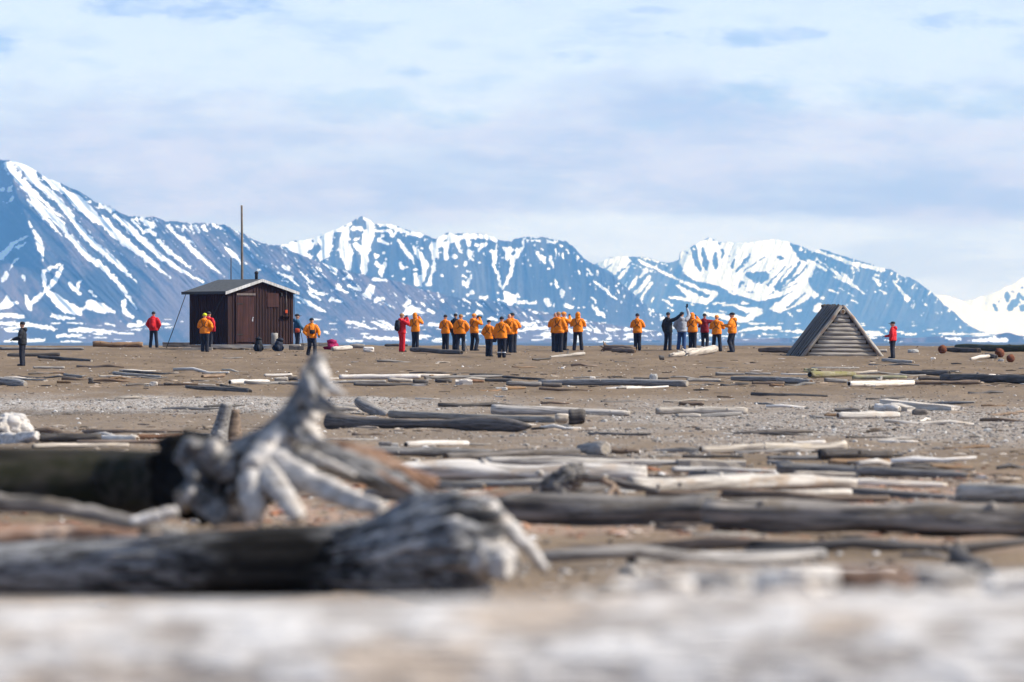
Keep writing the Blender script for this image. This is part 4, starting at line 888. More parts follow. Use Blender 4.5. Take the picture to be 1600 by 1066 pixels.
while x < hw:
    top = EH + (RH - EH) * (1 - abs(x) / hw) - .05
    if not (-1.33 < x < -.37) and not (.46 < x < 1.14 and False): box(bm, x - .03, x + .03, -.026, -.001, .0, top)
    x += .165
y = .05
while y < LY: box(bm, -hw - .026, -hw - .001, y - .03, y + .03, 0, EH - .05); box(bm, hw + .001, hw + .026, y - .03, y + .03, 0, EH - .05); y += .18
for s in (-1, 1): box(bm, s * hw - .06 + (.03 if s > 0 else -.03), s * hw + .06 + (.03 if s > 0 else -.03), -.04, .06, 0, EH - .02)
frombm('wall', bm, M['hut'], hut, False)
def slab(bm, s, y0, y1, th, over=.30, lift=.0):
    x1 = s * (hw + over); sl = (RH - EH) / hw
    z1 = EH - sl * over + lift; z0 = RH + lift
    vs_ = [bm.verts.new(p) for p in ((0, y0, z0), (0, y1, z0), (x1, y1, z1), (x1, y0, z1), (0, y0, z0 + th), (0, y1, z0 + th), (x1, y1, z1 + th), (x1, y0, z1 + th))]
    for q in ((0, 1, 2, 3), (4, 7, 6, 5), (0, 3, 7, 4), (1, 5, 6, 2), (2, 6, 7, 3), (0, 4, 5, 1)): bm.faces.new([vs_[i] for i in q])
bm = bmesh.new(); slab(bm, -1, -.18, LY + .2, .09); slab(bm, 1, -.18, LY + .2, .09); bmesh.ops.recalc_face_normals(bm, faces=bm.faces)
roof = frombm('roof', bm, M['felt'], hut, False)
bm = bmesh.new(); tube(bm, [(0, .35, RH + .04), (0, .35, RH + .3), (0, .35, RH + .34), (0, .35, RH + .36), (0, .35, RH + .42), (0, .35, RH + .47)], [.075, .075, .075, .10, .09, .03], 14, 1, 0)
frombm('chimney', bm, M['blackm'], roof, False)
for s in (-1, 1):
    bm = bmesh.new(); slab(bm, s, -.215, -.183, .14, .32, -.045); bmesh.ops.recalc_face_normals(bm, faces=bm.faces)
    frombm('bargeboard', bm, M['barge'], hut, False)
bm = bmesh.new(); box(bm, -hw - .335, -hw - .302, -.18, LY + .2, EH - .115, EH + .02); frombm('fascia', bm, M['blackm'], hut, False)
bm = bmesh.new()
for i in range(6): box(bm, -1.31 + i * .155, -1.16 + i * .155, -.05, -.02, .12, 2.28)
door = frombm('door', bm, M['door'], hut, False)
bm = bmesh.new(); bmesh.ops.create_cone(bm, segments=10, radius1=.03, radius2=.03, depth=.06, cap_ends=True, matrix=Matrix.Translation((-.47, -.075, 1.28)) @ Matrix.Rotation(R(90), 4, 'X')); box(bm, -.50, -.44, -.058, -.051, 1.10, 1.24)
frombm('handle', bm, M['steel'], door, False)
for hz_ in (.45, 1.9):
    bm = bmesh.new(); box(bm, -1.36, -1.02, -.066, -.052, hz_, hz_ + .06); frombm('hinge', bm, M['blackm'], door, False)
bm = bmesh.new(); box(bm, -1.36, -.31, -.07, -.027, 2.33, 2.43); frombm('door_header', bm, boards('grey_header_board', (.16, .13, .12), (.10, .08, .075)), hut, False)
bm = bmesh.new()
for a, b in ((-1.40, -1.325), (-.375, -.30)): box(bm, a, b, -.06, -.021, .08, 2.32)
frombm('door_frame', bm, M['hut'], hut, False)
bm = bmesh.new()
for i in range(5): box(bm, .36, 1.02, -.055, -.027, 1.78 + i * .135, 1.91 + i * .135)
frombm('window_shutter', bm, M['door'], hut, False)
bm = bmesh.new(); box(bm, 1.08, 1.2, -.12, -.027, 2.28, 2.46, bev=.015); frombm('lamp_box', bm, M['blackm'], hut, False)
bm = bmesh.new(); box(bm, 1.16, 1.62, -.17, -.027, 1.34, 1.38); box(bm, 1.2, 1.24, -.1, -.027, 1.22, 1.34); box(bm, 1.54, 1.58, -.1, -.027, 1.22, 1.34); frombm('shelf', bm, M['hut'], hut, False)
def hutpt(x, y, z_): return Matrix.Translation((hx, HD, hbase)) @ Matrix.Rotation(TH, 4, 'Z') @ Vector((x, y, z_))
# shovel on the wall
bm = bmesh.new(); tube(bm, [(0, 0, 0), (0, 0, .5), (0, 0, 1.0)], [.018, .016, .018], 8, 1, .03)
sh = frombm('shovel', bm, M['pole'], loc=hutpt(1.42, -.07, 1.58)); sh.rotation_euler = (0, 0, TH)
tag(sh, 'shovel with orange red blade hanging on the hut front', 'shovel')
bm = bmesh.new(); box(bm, -.07, .07, -.02, .0, -.09, .07, bev=.01); frombm('blade', bm, M['redm'], sh, False)
# poles behind the roof
bm = bmesh.new(); tube(bm, [(0, 0, 0), (0, 0, 1.5), (.01, 0, 3.5), (.0, 0, 5.5), (-.01, 0, 6.55)], [.075, .07, .062, .055, .05], 12, 4, .06)
pb = Vector((X(378, 274.5), 274.5, gz(X(378, 274.5), 274.5)))
mast = frombm('mast_pole', bm, M['pole'], loc=pb); tag(mast, 'tall weathered wooden pole rising behind the hut roof', 'pole')
hz = Zp(321, 274.5) - pb.z; mast.scale = (1, 1, hz / 6.55)
bm = bmesh.new(); tube(bm, [(0, 0, 0), (0, 0, 2), (0, 0, 4.2)], [.028, .028, .024], 8, 5, .02)
ab = Vector((X(361, 273.8), 273.8, gz(X(361, 273.8), 273.8)))
an = frombm('antenna_rod', bm, M['blackm'], loc=ab); an.scale = (1, 1, (Zp(403, 273.8) - ab.z) / 4.2); tag(an, 'thin short dark rod left of the tall pole, behind the hut roof', 'antenna')
def wire(a, b, label, r=.014):
    bm = bmesh.new(); d = b - a; tube(bm, [Vector(), d * .33 + Vector((0, 0, -.03)), d * .66 + Vector((0, 0, -.03)), d], [r] * 4, 6, 2, 0)
    tag(frombm('guy_wire', bm, M['blackm'], loc=a), label, 'wire', 'guy wires of the hut')
pt = lambda px, d, dz=0: Vector((X(px, d), d, gz(X(px, d), d) + dz))
wire(hutpt(-hw - .28, LY - .15, EH - .05), pt(260, 271, .05), 'wire from the left rear eave down to the dark planks', .018)
wire(hutpt(-hw - .28, -.05, EH - .06), pt(306, 269.2, .05), 'wire from the near front eave slanting across the dark side wall', .012)
wire(hutpt(hw + .28, .2, EH - .06), pt(461, 274, .05), 'thin wire from the right eave to the ground by the person in blue', .01)
# timbers and things at the foot of the hut
plank(330,541,396,541.5,5,6,'pale','pale sill timber under the hut door',depth=.5,d=267.5,free=True,grp='timbers at the foot of the hut')
plank(395,543,470,541,5,6,'pale','pale timber in front of the right hut wall, behind the black rucksacks',depth=.4,d=267,free=True,grp='timbers at the foot of the hut')
plank(300,543,338,543,8,8,'brown','brown timber end below the left hut corner',depth=.6,d=267.8,free=True,grp='timbers at the foot of the hut')
plank(452,545,475,545.5,9,9,'dark','dark timber block at the feet of the person in blue',depth=.5,d=266,free=True,grp='timbers at the foot of the hut')
plank(470,539,512,538,6,6,'pale','pale plank between the person in blue and the fuchsia bag',depth=.4,d=270,free=True,grp='timbers at the foot of the hut')
plank(286,546,332,545,5,5,'pale','low pale board left of the person in lime hood',depth=.4,d=266,free=True,grp='timbers at the foot of the hut')
bd = 266.6; bm = bmesh.new()
tube(bm, [(0, 0, 0), (0, 0, .18), (0, 0, .40), (0, 0, .56)], [.155, .15, .152, .15], 18, 9, .05)
o = frombm('chopping_block', bm, [plain('grey_weathered_stump', (.33, .31, .28), .9, .35, 12)], loc=(X(429, bd), bd, Zp(539.5, bd))); tag(o, 'pale grey upright block between the two black rucksacks', 'block')
def pack(px, py, d, wd, h, mat, label, name='rucksack', lean=.0):
    bm = bmesh.new()
    tube(bm, [(0, 0, 0), (0, 0, h * .08), (.0, .01, h * .35), (lean * .4, .02, h * .62), (lean * .8, .02, h * .80), (lean, .0, h * .86)], [wd * .38, wd * .47, wd * .5, wd * .46, wd * .40, wd * .30], 18, px, .22, flat=.7)
    o = frombm(name, bm, M[mat], loc=(X(px, d), d, gz(X(px, d), d) - .01)); tag(o, label, 'rucksack' if name == 'rucksack' else 'bag')
    bm = bmesh.new(); tube(bm, [(lean - wd * .36, 0, h * .88), (lean, -.02, h * .95), (lean + wd * .36, 0, h * .87)], [wd * .16, wd * .22, wd * .15], 12, px + 2, .25); frombm('lid', bm, M[mat], o)
    bm = bmesh.new(); tube(bm, [(-wd * .05, -wd * .34, h * .1), (0, -wd * .40, h * .3), (0, -wd * .34, h * .52)], [wd * .2, wd * .24, wd * .16], 12, px + 3, .25); frombm('pocket', bm, M[mat], o)
    for s in (-1, 1):
        bm = bmesh.new(); tube(bm, [(s * wd * .46, -.02, h * .1), (s * wd * .56, -.02, h * .28), (s * wd * .44, -.02, h * .5)], [wd * .09, wd * .14, wd * .07], 10, px + s, .2); frombm('side_pocket', bm, M[mat], o)
    bm = bmesh.new(); tube(bm, [(lean - wd * .1, .05, h * .95), (lean - wd * .06, .05, h * 1.07), (lean + wd * .06, .05, h * 1.07), (lean + wd * .1, .05, h * .95)], [.013] * 4, 6, 1, 0); frombm('carry_loop', bm, M[mat], o)
    return o
M['blk'] = cloth('black_fabric', (.012, .013, .017)); M['navy'] = cloth('dark_navy_fabric', (.012, .016, .03)); M['fuchsia'] = cloth('fuchsia_fabric', (.30, .008, .075))
pack(404, 549, 262, .36, .66, 'blk', 'upright black rucksack under the hut door edge, left of the grey block')
pack(434.5, 549, 262, .42, .58, 'navy', 'slumped dark rucksack right of the grey block', lean=.08)
pack(518.5, 541, 270, .62, .42, 'fuchsia', 'fuchsia duffel bag on the sand right of the hut', 'duffel_bag')
# ------------------------------------------------------------------ the gabled log shelter
TD = 247.0; T2 = R(12.5); tw, tl = 3.36, 2.7
tx = X(1314.5, TD); tb = Zp(556.5, TD); tH = Zp(480, TD) - tb
M['shelter'] = wood('silver_grey_logs', (.32, .295, .265), (.13, .118, .104), (.24, .21, .18))
M['roofwood'] = wood('dark_grey_roof_boards', (.17, .15, .13), (.055, .047, .04), (.12, .10, .085))
M['bargelog'] = wood('pale_grey_poles', (.36, .34, .31), (.17, .155, .14), (.24, .15, .10))
sh = empty('log_shelter', (tx, TD, tb), T2); tag(sh, 'small steep gabled log shelter of grey driftwood', 'shelter')
hw2 = tw / 2
bm = bmesh.new(); n = 11; hh = (tH - .12) / n
for i in range(n):
    zc = hh * (i + .5) - .02; half = hw2 * (1 - (zc + hh * .2) / tH) - .04
    if half < .08: continue
    r = hh * (.575 + .05 * math.sin(i * 5.3)); half += .05 * math.sin(i * 3.7)
    tube(bm, [(-half, .0, zc), (-half * .4, .02 * math.sin(i * 2.1), zc + .018 * math.sin(i * 1.7)), (half * .35, -.012 * math.cos(i), zc - .006), (half, .0, zc + .006)], [r * (.9 + .1 * math.sin(i)), r * 1.06, r * .96, r * (.92 + .1 * math.cos(i * 2))], 16, i * 2.3, .16)
frombm('gable_wall', bm, M['shelter'], sh).location = (0, -.06, 0)
bm = bmesh.new(); n = 9; hh2 = (tH - .12) / n
for i in range(n):
    zc = hh2 * (i + .5); half = hw2 * (1 - (zc + hh2 * .2) / tH) - .04
    if half > .08: tube(bm, [(-half, tl - .2, zc), (0, tl - .2, zc), (half, tl - .2, zc)], [hh2 * .54] * 3, 12, i, .09)
frombm('rear_wall', bm, M['shelter'], sh)
sl = math.atan2(tH, hw2); Ls = math.hypot(tH, hw2)
for s in (-1, 1):
    bm = bmesh.new(); k = 15; wd = (tl + .1) / k; rr = random.Random(5 + s)
    for i in range(k):
        y0 = -.1 + i * wd; e = rr.uniform(-.12, .12); th = .035 + rr.uniform(0, .06); up = rr.uniform(-.04, .09)
        q = []
        for (a, b) in ((-.02 - up, 0), (Ls + e, 0), (Ls + e, th), (-.02 - up, th)):
            px_ = s * (math.cos(sl) * a + math.sin(sl) * (b + .035)); pz_ = tH - math.sin(sl) * a + math.cos(sl) * (b + .035)
            q.append((px_, pz_))
        v0 = [bm.verts.new((p[0], y0 + .008, p[1])) for p in q]; v1 = [bm.verts.new((p[0], y0 + wd - .008, p[1])) for p in q]
        bm.faces.new(v0); bm.faces.new(v1[::-1])
        for j in range(4): bm.faces.new((v0[j], v1[j], v1[(j + 1) % 4], v0[(j + 1) % 4]))
    bmesh.ops.recalc_face_normals(bm, faces=bm.faces)
    for v in bm.verts: v.co += Vector((0, 0, .012 * noise.noise(v.co * 3)))
    # local X of each slope runs down the boards so that the grain follows them
    rot = Matrix.Rotation(s * sl if s > 0 else math.pi - sl, 4, 'Y')
    bm.transform(rot.inverted()); o = frombm('roof_slope', bm, M['roofwood'], sh, False); o.matrix_local = rot
    bm = bmesh.new(); L0 = Ls + .16
    tube(bm, [(-.02, 0, 0), (L0 * .25, .02, .03), (L0 * .5, .0, .005), (L0 * .75, -.02, -.022), (L0, 0, 0)], [.07, .085, .08, .10, .09], 14, 3 + s, .2)
    o = frombm('barge_pole', bm, M['bargelog'], sh); o.matrix_local = Matrix.Translation((s * .055, -.16, tH + .03)) @ rot
bm = bmesh.new(); tube(bm, [(0, -.26, 0), (0, 1, .01), (0, tl - .02, .0)], [.11, .105, .10], 14, 8, .1, cap=(1, 1)); o = frombm('ridge_pole', bm, [M['bargelog'], M['end_brown']], sh); o.location = (0, 0, tH - .2)
bm = bmesh.new(); tube(bm, [(-.16, tl - .05, tH + .05), (0, tl - .06, tH + .09), (.1, tl - .05, tH + .06)], [.06, .07, .06], 10, 8, .15); frombm('ridge_stub', bm, M['roofwood'], sh)
# ------------------------------------------------------------------ rusty buoys
M['rustm'] = plain('rusted_iron', (.20, .068, .032), .9, .55, 9)
for px, py, r, lb in ((1472.5, 545.5, 7, 'rusty iron net ball beside the dark brown log, leftmost of three'), (1562, 551, 7.6, 'rusty iron net ball right of the white branch, middle of three'), (1579, 559.5, 6.6, 'rusty iron net ball alone on the sand, rightmost of three')):
    d = hit(px, py + r); rr = r / F * d; bm = bmesh.new(); bmesh.ops.create_uvsphere(bm, u_segments=24, v_segments=16, radius=rr)
    for v in bm.verts: v.co *= 1 + .07 * noise.noise(v.co * 11 + Vector((px, 0, 0)))
    bmesh.ops.create_cone(bm, segments=24, radius1=rr * 1.02, radius2=rr * 1.02, depth=rr * .06, cap_ends=False)
    o = frombm('rusty_buoy', bm, M['rustm'], loc=(X(px, d), d, gz(X(px, d), d) + rr * .88)); o.rotation_euler = (.5, .4, px); tag(o, lb, 'buoy', 'rusty iron balls on the beach')
    bm = bmesh.new(); bmesh.ops.create_cone(bm, segments=12, radius1=rr * .2, radius2=rr * .16, depth=rr * .3, cap_ends=True, matrix=Matrix.Translation((0, 0, rr * 1.05))); frombm('lug', bm, M['rustm'], o)
# ------------------------------------------------------------------ people
def tmp_eval(bm, voxel, smooth=3):
    me = bpy.data.meshes.new('t'); bm.to_mesh(me); bm.free()
    o = bpy.data.objects.new('t', me); COL.objects.link(o)
    r = o.modifiers.new('r', 'REMESH'); r.mode = 'VOXEL'; r.voxel_size = voxel; r.adaptivity = 0
    s = o.modifiers.new('s', 'SMOOTH'); s.factor = .5; s.iterations = smooth
    dg = bpy.context.evaluated_depsgraph_get(); dg.update()
    m2 = bpy.data.meshes.new_from_object(o.evaluated_get(dg)); bpy.data.objects.remove(o); bpy.data.meshes.remove(me)
    m2.polygons.foreach_set('use_smooth', [True] * len(m2.polygons))
    return m2
def ell(bm, c, r, rot=None):
    m = Matrix.Translation(c) @ (rot.to_4x4() if rot else Matrix()) @ Matrix.Diagonal((r[0], r[1], r[2], 1))
    bmesh.ops.create_icosphere(bm, subdivisions=3, radius=1, matrix=m)
def limb(bm, P, Rr, sides=12):
    tube(bm, P, Rr, sides, 0, 0)
    for p, r in zip(P, Rr): bmesh.ops.create_icosphere(bm, subdivisions=2, radius=r * .99, matrix=Matrix.Translation(p))
def loft(bm, rings, sides=24):
    L = [[bm.verts.new((cx + rx * math.cos(2 * math.pi * k / sides), cy + ry * math.sin(2 * math.pi * k / sides), z_)) for k in range(sides)] for (cx, cy, z_, rx, ry) in rings]
    for q, s in zip(L[:-1], L[1:]):
        for k in range(sides): bm.faces.new((q[k], q[(k + 1) % sides], s[(k + 1) % sides], s[k]))
    bm.faces.new(L[0][::-1]); bm.faces.new(L[-1])
V3 = Vector
ARMS = {  # (elbow, hand) of the right arm; the left mirrors it
 'hold': ((.30, .07, 1.15), (.10, .30, 1.20)), 'face': ((.31, .15, 1.27), (.085, .235, 1.565)), 'down': ((.285, -.02, 1.13), (.265, .07, .87)),
 'front': ((.27, .04, 1.12), (.12, .36, 1.06)), 'point': ((.43, .10, 1.50), (.66, .14, 1.68)), 'up': ((.30, .12, 1.62), (.20, .16, 1.90)), 'reach': ((.44, .10, 1.36), (.66, .16, 1.46)), 'pocket': ((.33, -.03, 1.13), (.23, .12, .96)), 'swing': ((.29, .12, 1.12), (.25, .30, .98)), 'back': ((.30, -.12, 1.14), (.29, -.16, .90))}
LEGS = {'stand': ((.095, .02, .49), (.10, -.01, .09)), 'wide': ((.13, .02, .49), (.17, -.01, .09)), 'fwd': ((.10, .17, .52), (.10, .22, .10)), 'rear': ((.10, .02, .48), (.10, -.26, .14)), 'bent': ((.11, .10, .49), (.12, -.02, .09))}
_cache = {}
def figure(la, ra, ll, rl, hood):
    key = (la, ra, ll, rl, hood)
    if key in _cache: return _cache[key]
    arms = [(s, V3((s * ARMS[a][0][0], ARMS[a][0][1], ARMS[a][0][2])), V3((s * ARMS[a][1][0], ARMS[a][1][1], ARMS[a][1][2]))) for s, a in ((-1, la), (1, ra))]
    legs = [(s, V3((s * LEGS[a][0][0], LEGS[a][0][1], LEGS[a][0][2])), V3((s * LEGS[a][1][0], LEGS[a][1][1], LEGS[a][1][2]))) for s, a in ((-1, ll), (1, rl))]
    # body with face, ears and hands of five fingers
    bm = bmesh.new()
    loft(bm, [(0, 0, .86, .14, .10), (0, 0, 1.0, .135, .10), (0, 0, 1.2, .15, .105), (0, 0, 1.38, .165, .10), (0, 0, 1.45, .09, .075)])
    limb(bm, [(0, -.01, 1.42), (0, .005, 1.54)], [.062, .055])
    ell(bm, (0, .005, 1.645), (.077, .098, .112)); ell(bm, (0, .03, 1.585), (.058, .07, .055)); ell(bm, (0, .108, 1.635), (.014, .02, .024)); ell(bm, (0, .075, 1.672), (.06, .03, .016)); ell(bm, (0, .09, 1.592), (.026, .012, .008))
    for s in (-1, 1): ell(bm, (s * .08, 0, 1.635), (.012, .02, .032))
    for s, e, h in arms:
        limb(bm, [(s * .17, 0, 1.40), e, h], [.052, .042, .028])
        d = (h - e).normalized(); sd = d.cross(V3((0, 0, 1))); sd = sd.normalized() if sd.length > .1 else V3((1, 0, 0)); nn = sd.cross(d)
        rot = Matrix((sd, d, nn)).transposed()
        ell(bm, h + d * .055, (.042, .055, .017), rot)
        for i, (o, l) in enumerate(((-.030, .062), (-.010, .074), (.011, .070), (.030, .052))):
            b = h + d * .095 + sd * o; limb(bm, [b, b + d * l * .55 - nn * .008, b + d * l * .9 - nn * .032], [.0105, .0095, .008], 8)
        b = h + d * .035 - sd * s * .035; limb(bm, [b, b - sd * s * .028 + d * .03, b - sd * s * .03 + d * .062], [.012, .011, .009], 8)
    for s, k, a in legs: limb(bm, [(s * .09, 0, .90), k, a], [.085, .055, .04]); ell(bm, a + V3((0, .06, -.045)), (.042, .12, .04))
    body = tmp_eval(bm, .0105, 2)
    mi = np.zeros(len(body.polygons), np.int32); cc = np.zeros(len(body.polygons) * 3, np.float32); body.polygons.foreach_get('center', cc); cc = cc.reshape(-1, 3)
    for s in (-1, 1): mi[np.linalg.norm((cc - (s * .031, .088, 1.655)) * (1, 1, 1.5), axis=1) < .019] = 1
    mi[np.linalg.norm((cc - (0, .1, 1.592)) * (1, 1, 3), axis=1) < .024] = 2
    hands = np.zeros(len(mi), bool)
    for s, e, h in arms: hands |= np.linalg.norm(cc - tuple(h + (h - e).normalized() * .08), axis=1) < .13
    mi[hands & (cc[:, 2] < 2.1)] = 3
    mi[(cc[:, 2] < .82) & ~hands] = 3
    body.polygons.foreach_set('material_index', mi)
    # parka
    bm = bmesh.new()
    loft(bm, [(0, 0, .84, .225, .165), (0, 0, .87, .235, .175), (0, 0, 1.0, .225, .172), (0, -.005, 1.12, .215, .165), (0, -.005, 1.26, .222, .16), (0, -.01, 1.38, .205, .14), (0, -.015, 1.45, .13, .11), (0, -.01, 1.52, .095, .09)])
    for s, e, h in arms: limb(bm, [(s * .175, -.005, 1.385), (s * .20 * .4 + e.x * .6, e.y * .5, 1.385 * .5 + e.z * .5), e, e * .45 + h * .55, h * .97 + e * .03], [.098, .090, .080, .072, .056])
    if hood: ell(bm, (0, -.042, 1.63), (.118, .125, .145)); ell(bm, (0, -.03, 1.53), (.125, .13, .07)); ell(bm, (0, -.10, 1.72), (.05, .05, .04))
    else: ell(bm, (0, -.115, 1.475), (.125, .075, .075)); ell(bm, (0, -.15, 1.44), (.085, .055, .08))
    jk = tmp_eval(bm, .017, 3)
    co = np.zeros(len(jk.vertices) * 3, np.float32); jk.vertices.foreach_get('co', co); co = co.reshape(-1, 3); nr = np.zeros_like(co).ravel(); jk.vertices.foreach_get('normal', nr); nr = nr.reshape(-1, 3)
    w_ = fb(co[:, 0] * 7 + co[:, 1] * 3, co[:, 2] * 15, len(_cache), 3) - .5
    co += nr * (w_ * .030)[:, None]; jk.vertices.foreach_set('co', co.ravel()); jk.update()
    # trousers, boots
    bm = bmesh.new(); loft(bm, [(0, 0, .78, .17, .13), (0, 0, .84, .185, .14), (0, 0, .93, .175, .13), (0, 0, 1.0, .16, .12)])
    for s, k, a in legs: limb(bm, [(s * .095, -.005, .86), (s * .10 * .5 + k.x * .5, k.y * .5, .68), k, (k + a) / 2, a + V3((0, 0, -.02))], [.108, .100, .088, .086, .088])
    tr = tmp_eval(bm, .017, 3)
    co = np.zeros(len(tr.vertices) * 3, np.float32); tr.vertices.foreach_get('co', co); co = co.reshape(-1, 3); nr = np.zeros_like(co).ravel(); tr.vertices.foreach_get('normal', nr); nr = nr.reshape(-1, 3)
    co += nr * ((fb(co[:, 0] * 8, co[:, 2] * 13, 77, 3) - .5) * .022)[:, None]; tr.vertices.foreach_set('co', co.ravel())
    boots = []
    for s, k, a in legs:
        bm = bmesh.new(); limb(bm, [a + V3((0, 0, .12)), a + V3((0, 0, .0))], [.062, .060]); ell(bm, a + V3((0, .07, -.045)), (.055, .145, .045)); box(bm, a.x - .05, a.x + .05, a.y - .07, a.y + .19, a.z - .09, a.z - .06)
        boots.append(tmp_eval(bm, .014, 2))
    # harness: straps drawn tight over the parka
    bv = BVHTree.FromPolygons([v.co.copy() for v in jk.vertices], [tuple(p.vertices) for p in jk.polygons])
    bm = bmesh.new()
    def strap(pts, side, wd=.017):
        out_ = []
        for (x_, z_) in pts:
            h = bv.ray_cast(V3((x_, side * 1.0, z_)), V3((0, -side, 0)))
            if h[0] is not None: out_.append(h[0] + V3((0, side * .004, 0)))
        if len(out_) > 2: tube(bm, out_, [wd] * len(out_), 6, 0, 0, flat=1.0)
    li = lambda a, b, n=7: [(a[0] + (b[0] - a[0]) * i / n, a[1] + (b[1] - a[1]) * i / n) for i in range(n + 1)]
    for s in (-1, 1):
        strap(li((s * .125, 1.44), (s * .02, 1.20)), -1); strap(li((s * .015, 1.20), (s * .15, 1.10)), -1, .015); strap(li((s * .13, 1.44), (s * .10, 1.12)), 1)
    hm_ = bpy.data.meshes.new('harness'); bm.to_mesh(hm_); bm.free()
    _cache[key] = (body, jk, tr, boots, hm_)
    return _cache[key]
def hatmesh(kind):
    if kind in _cache: return _cache[kind]
    bm = bmesh.new()
    if kind == 'beanie':
        ell(bm, (0, -.005, 1.695), (.094, .112, .082)); loft(bm, [(0, -.005, 1.655, .096, .114), (0, -.005, 1.66, .100, .118), (0, -.005, 1.70, .098, .116)])
    else:
        ell(bm, (0, -.005, 1.70), (.092, .110, .072)); loft(bm, [(0, -.005, 1.67, .093, .111), (0, -.005, 1.71, .092, .110)]); ell(bm, (0, .135, 1.678), (.068, .085, .011))
    _cache[kind] = tmp_eval(bm, .010, 2); return _cache[kind]
M['skin'] = plain('weathered_skin', (.50, .27, .18), .6, .15, 20); M['eye'] = plain('dark_eyes', (.02, .015, .012), .3); M['lip'] = plain('lips', (.36, .13, .10), .5)
M['orange'] = cloth('orange_parka_cloth', (.80, .215, .005)); M['red'] = cloth('red_parka_cloth', (.55, .012, .018)); M['dred'] = cloth('dark_red_cloth', (.22, .008, .015)); M['bluej'] = cloth('petrol_blue_cloth', (.02, .085, .16))
M['greyj'] = cloth('light_grey_cloth', (.34, .36, .40)); M['black'] = cloth('black_cloth', (.014, .015, .019)); M['trs'] = cloth('dark_navy_trousers', (.014, .016, .026)); M['jean'] = cloth('blue_denim', (.03, .07, .19)); M['glove'] = plain('dark_gloves', (.015, .015, .018), .8)
M['strap'] = plain('black_webbing', (.012, .012, .014), .7); M['lime'] = cloth('lime_fleece', (.50, .55, .02)); M['tan'] = cloth('tan_knit', (.30, .17, .08)); M['peach'] = cloth('pale_orange_knit', (.70, .26, .05)); M['reflect'] = plain('reflective_band', (.75, .76, .78), .35, .1)
def obslot(o, mats):
    """own materials on shared mesh data"""
    while len(o.data.materials) < len(mats): o.data.materials.append(None)
    for sl_, m in zip(o.material_slots, mats): sl_.link = 'OBJECT'; sl_.material = m
def person(px, feet, P, face, la, ra, ll, rl, jac, tro, hat, label, hood=False, harness=True, gloves=True, d=None, pack=None, bands=False, extra=None, group='party on the beach'):
    d = d or hit(px, max(feet, 541.6)); Hm = min(max(P * d / F, 1.56), 1.90); k = Hm / 1.755
    body, jk, tr, boots, hs = figure(la, ra, ll, rl, hood)
    o = bpy.data.objects.new('person', body); COL.objects.link(o); obslot(o, [M['skin'], M['eye'], M['lip'], M['glove'] if gloves else M['skin']])
    x_ = X(px, d); o.location = (x_, d, gz(x_, d) - .012); o.rotation_euler = (0, 0, -R(face)); rb = random.Random(int(px * 7)); bw = rb.uniform(.93, 1.08); o.scale = (k * bw, k * bw * rb.uniform(.97, 1.1), k)
    tag(o, label, 'person', group)
    def part(nm, me, m):
        c = bpy.data.objects.new(nm, me); COL.objects.link(c); c.parent = o; obslot(c, [m] if not isinstance(m, list) else m); return c
    part('jacket', jk, M[jac]); part('trousers', tr, M[tro])
    for b in boots: part('boot', b, M['black'])
    if hat: part('cap' if hat[0] == 'cap' else 'hat', hatmesh(hat[0]), M[hat[1]])
    if harness and len(hs.polygons): part('harness', hs, M['strap'])
    if bands:
        bm = bmesh.new()
        for s in (-1, 1): bmesh.ops.create_cone(bm, segments=16, radius1=.086, radius2=.086, depth=.035, cap_ends=False, matrix=Matrix.Translation((s * .10, 0, .235)))
        for i, nm in enumerate(('reflective_band',)):
            me = bpy.data.meshes.new(nm); bm.to_mesh(me); bm.free(); part(nm, me, M['reflect'])
    if pack:
        bm = bmesh.new(); ell(bm, (0, -.25, 1.20), (.16, .12, .26)); ell(bm, (0, -.33, 1.10), (.11, .07, .12)); ell(bm, (0, -.24, 1.40), (.14, .10, .07))
        c = link('rucksack', tmp_eval(bm, .02, 2), M[pack]); c.location = o.location; c.rotation_euler = o.rotation_euler; c.scale = o.scale
        tag(c, {'red': 'red rucksack on the back of the person left of the hut', 'black': 'black rucksack on the back of the person in the all red suit'}[pack], 'rucksack')
    return o, (lambda a, b, c: Matrix.Translation(o.location) @ Matrix.Rotation(-R(face), 4, 'Z') @ (V3((a, b, c)) * k)), k
S_ = 'stand'
person(35,572,69,285,'front','front',S_,S_,'black','trs',('beanie','black'),'person all in black facing left with hands held forward, far left',harness=False)
person(240,543.5,56.5,12,'pocket','pocket','wide','wide','red','trs',('beanie','black'),'person in red jacket with rucksack seen from behind, left of the hut',harness=False,pack='red')
person(326.5,546,59,35,'down','down',S_,S_,'red','trs',('beanie','black'),'person in red behind the orange parka, before the hut side wall',harness=False)
person(320,549.5,60,15,'hold','pocket',S_,S_,'orange','trs',('beanie','lime'),'person in orange parka with lime hat in front of the hut side wall')
person(464.5,544,56,80,'down','swing',S_,S_,'bluej','trs',('cap','black'),'person in blue jacket and cap at the right end of the hut',harness=False,d=269.5)
_,f5,k5 = person(487,557,60,165,'swing','pocket','fwd','rear','orange','trs',('beanie','black'),'person in orange walking towards us, right of the hut',harness=True)
person(628,550,60,55,'face','face',S_,S_,'red','red',('beanie','tan'),'person in red jacket and red trousers carrying a black rucksack',harness=False,pack='black')
person(649,546,57,20,'hold','face',S_,S_,'orange','trs',None,'person in orange with hood up, right beside the red suited person',hood=True)
person(712,547,57,25,'down','pocket',S_,S_,'black','trs',('beanie','black'),'person in black jacket half hidden between two orange parkas')
person(696,548,56,20,'hold','hold',S_,S_,'orange','trs',('beanie','black'),'person in orange with black hat, left of the half hidden black jacket')
person(720,549.5,58,5,'down','pocket','wide','bent','orange','trs',('beanie','tan'),'person in orange with tan hat, right of the half hidden black jacket')
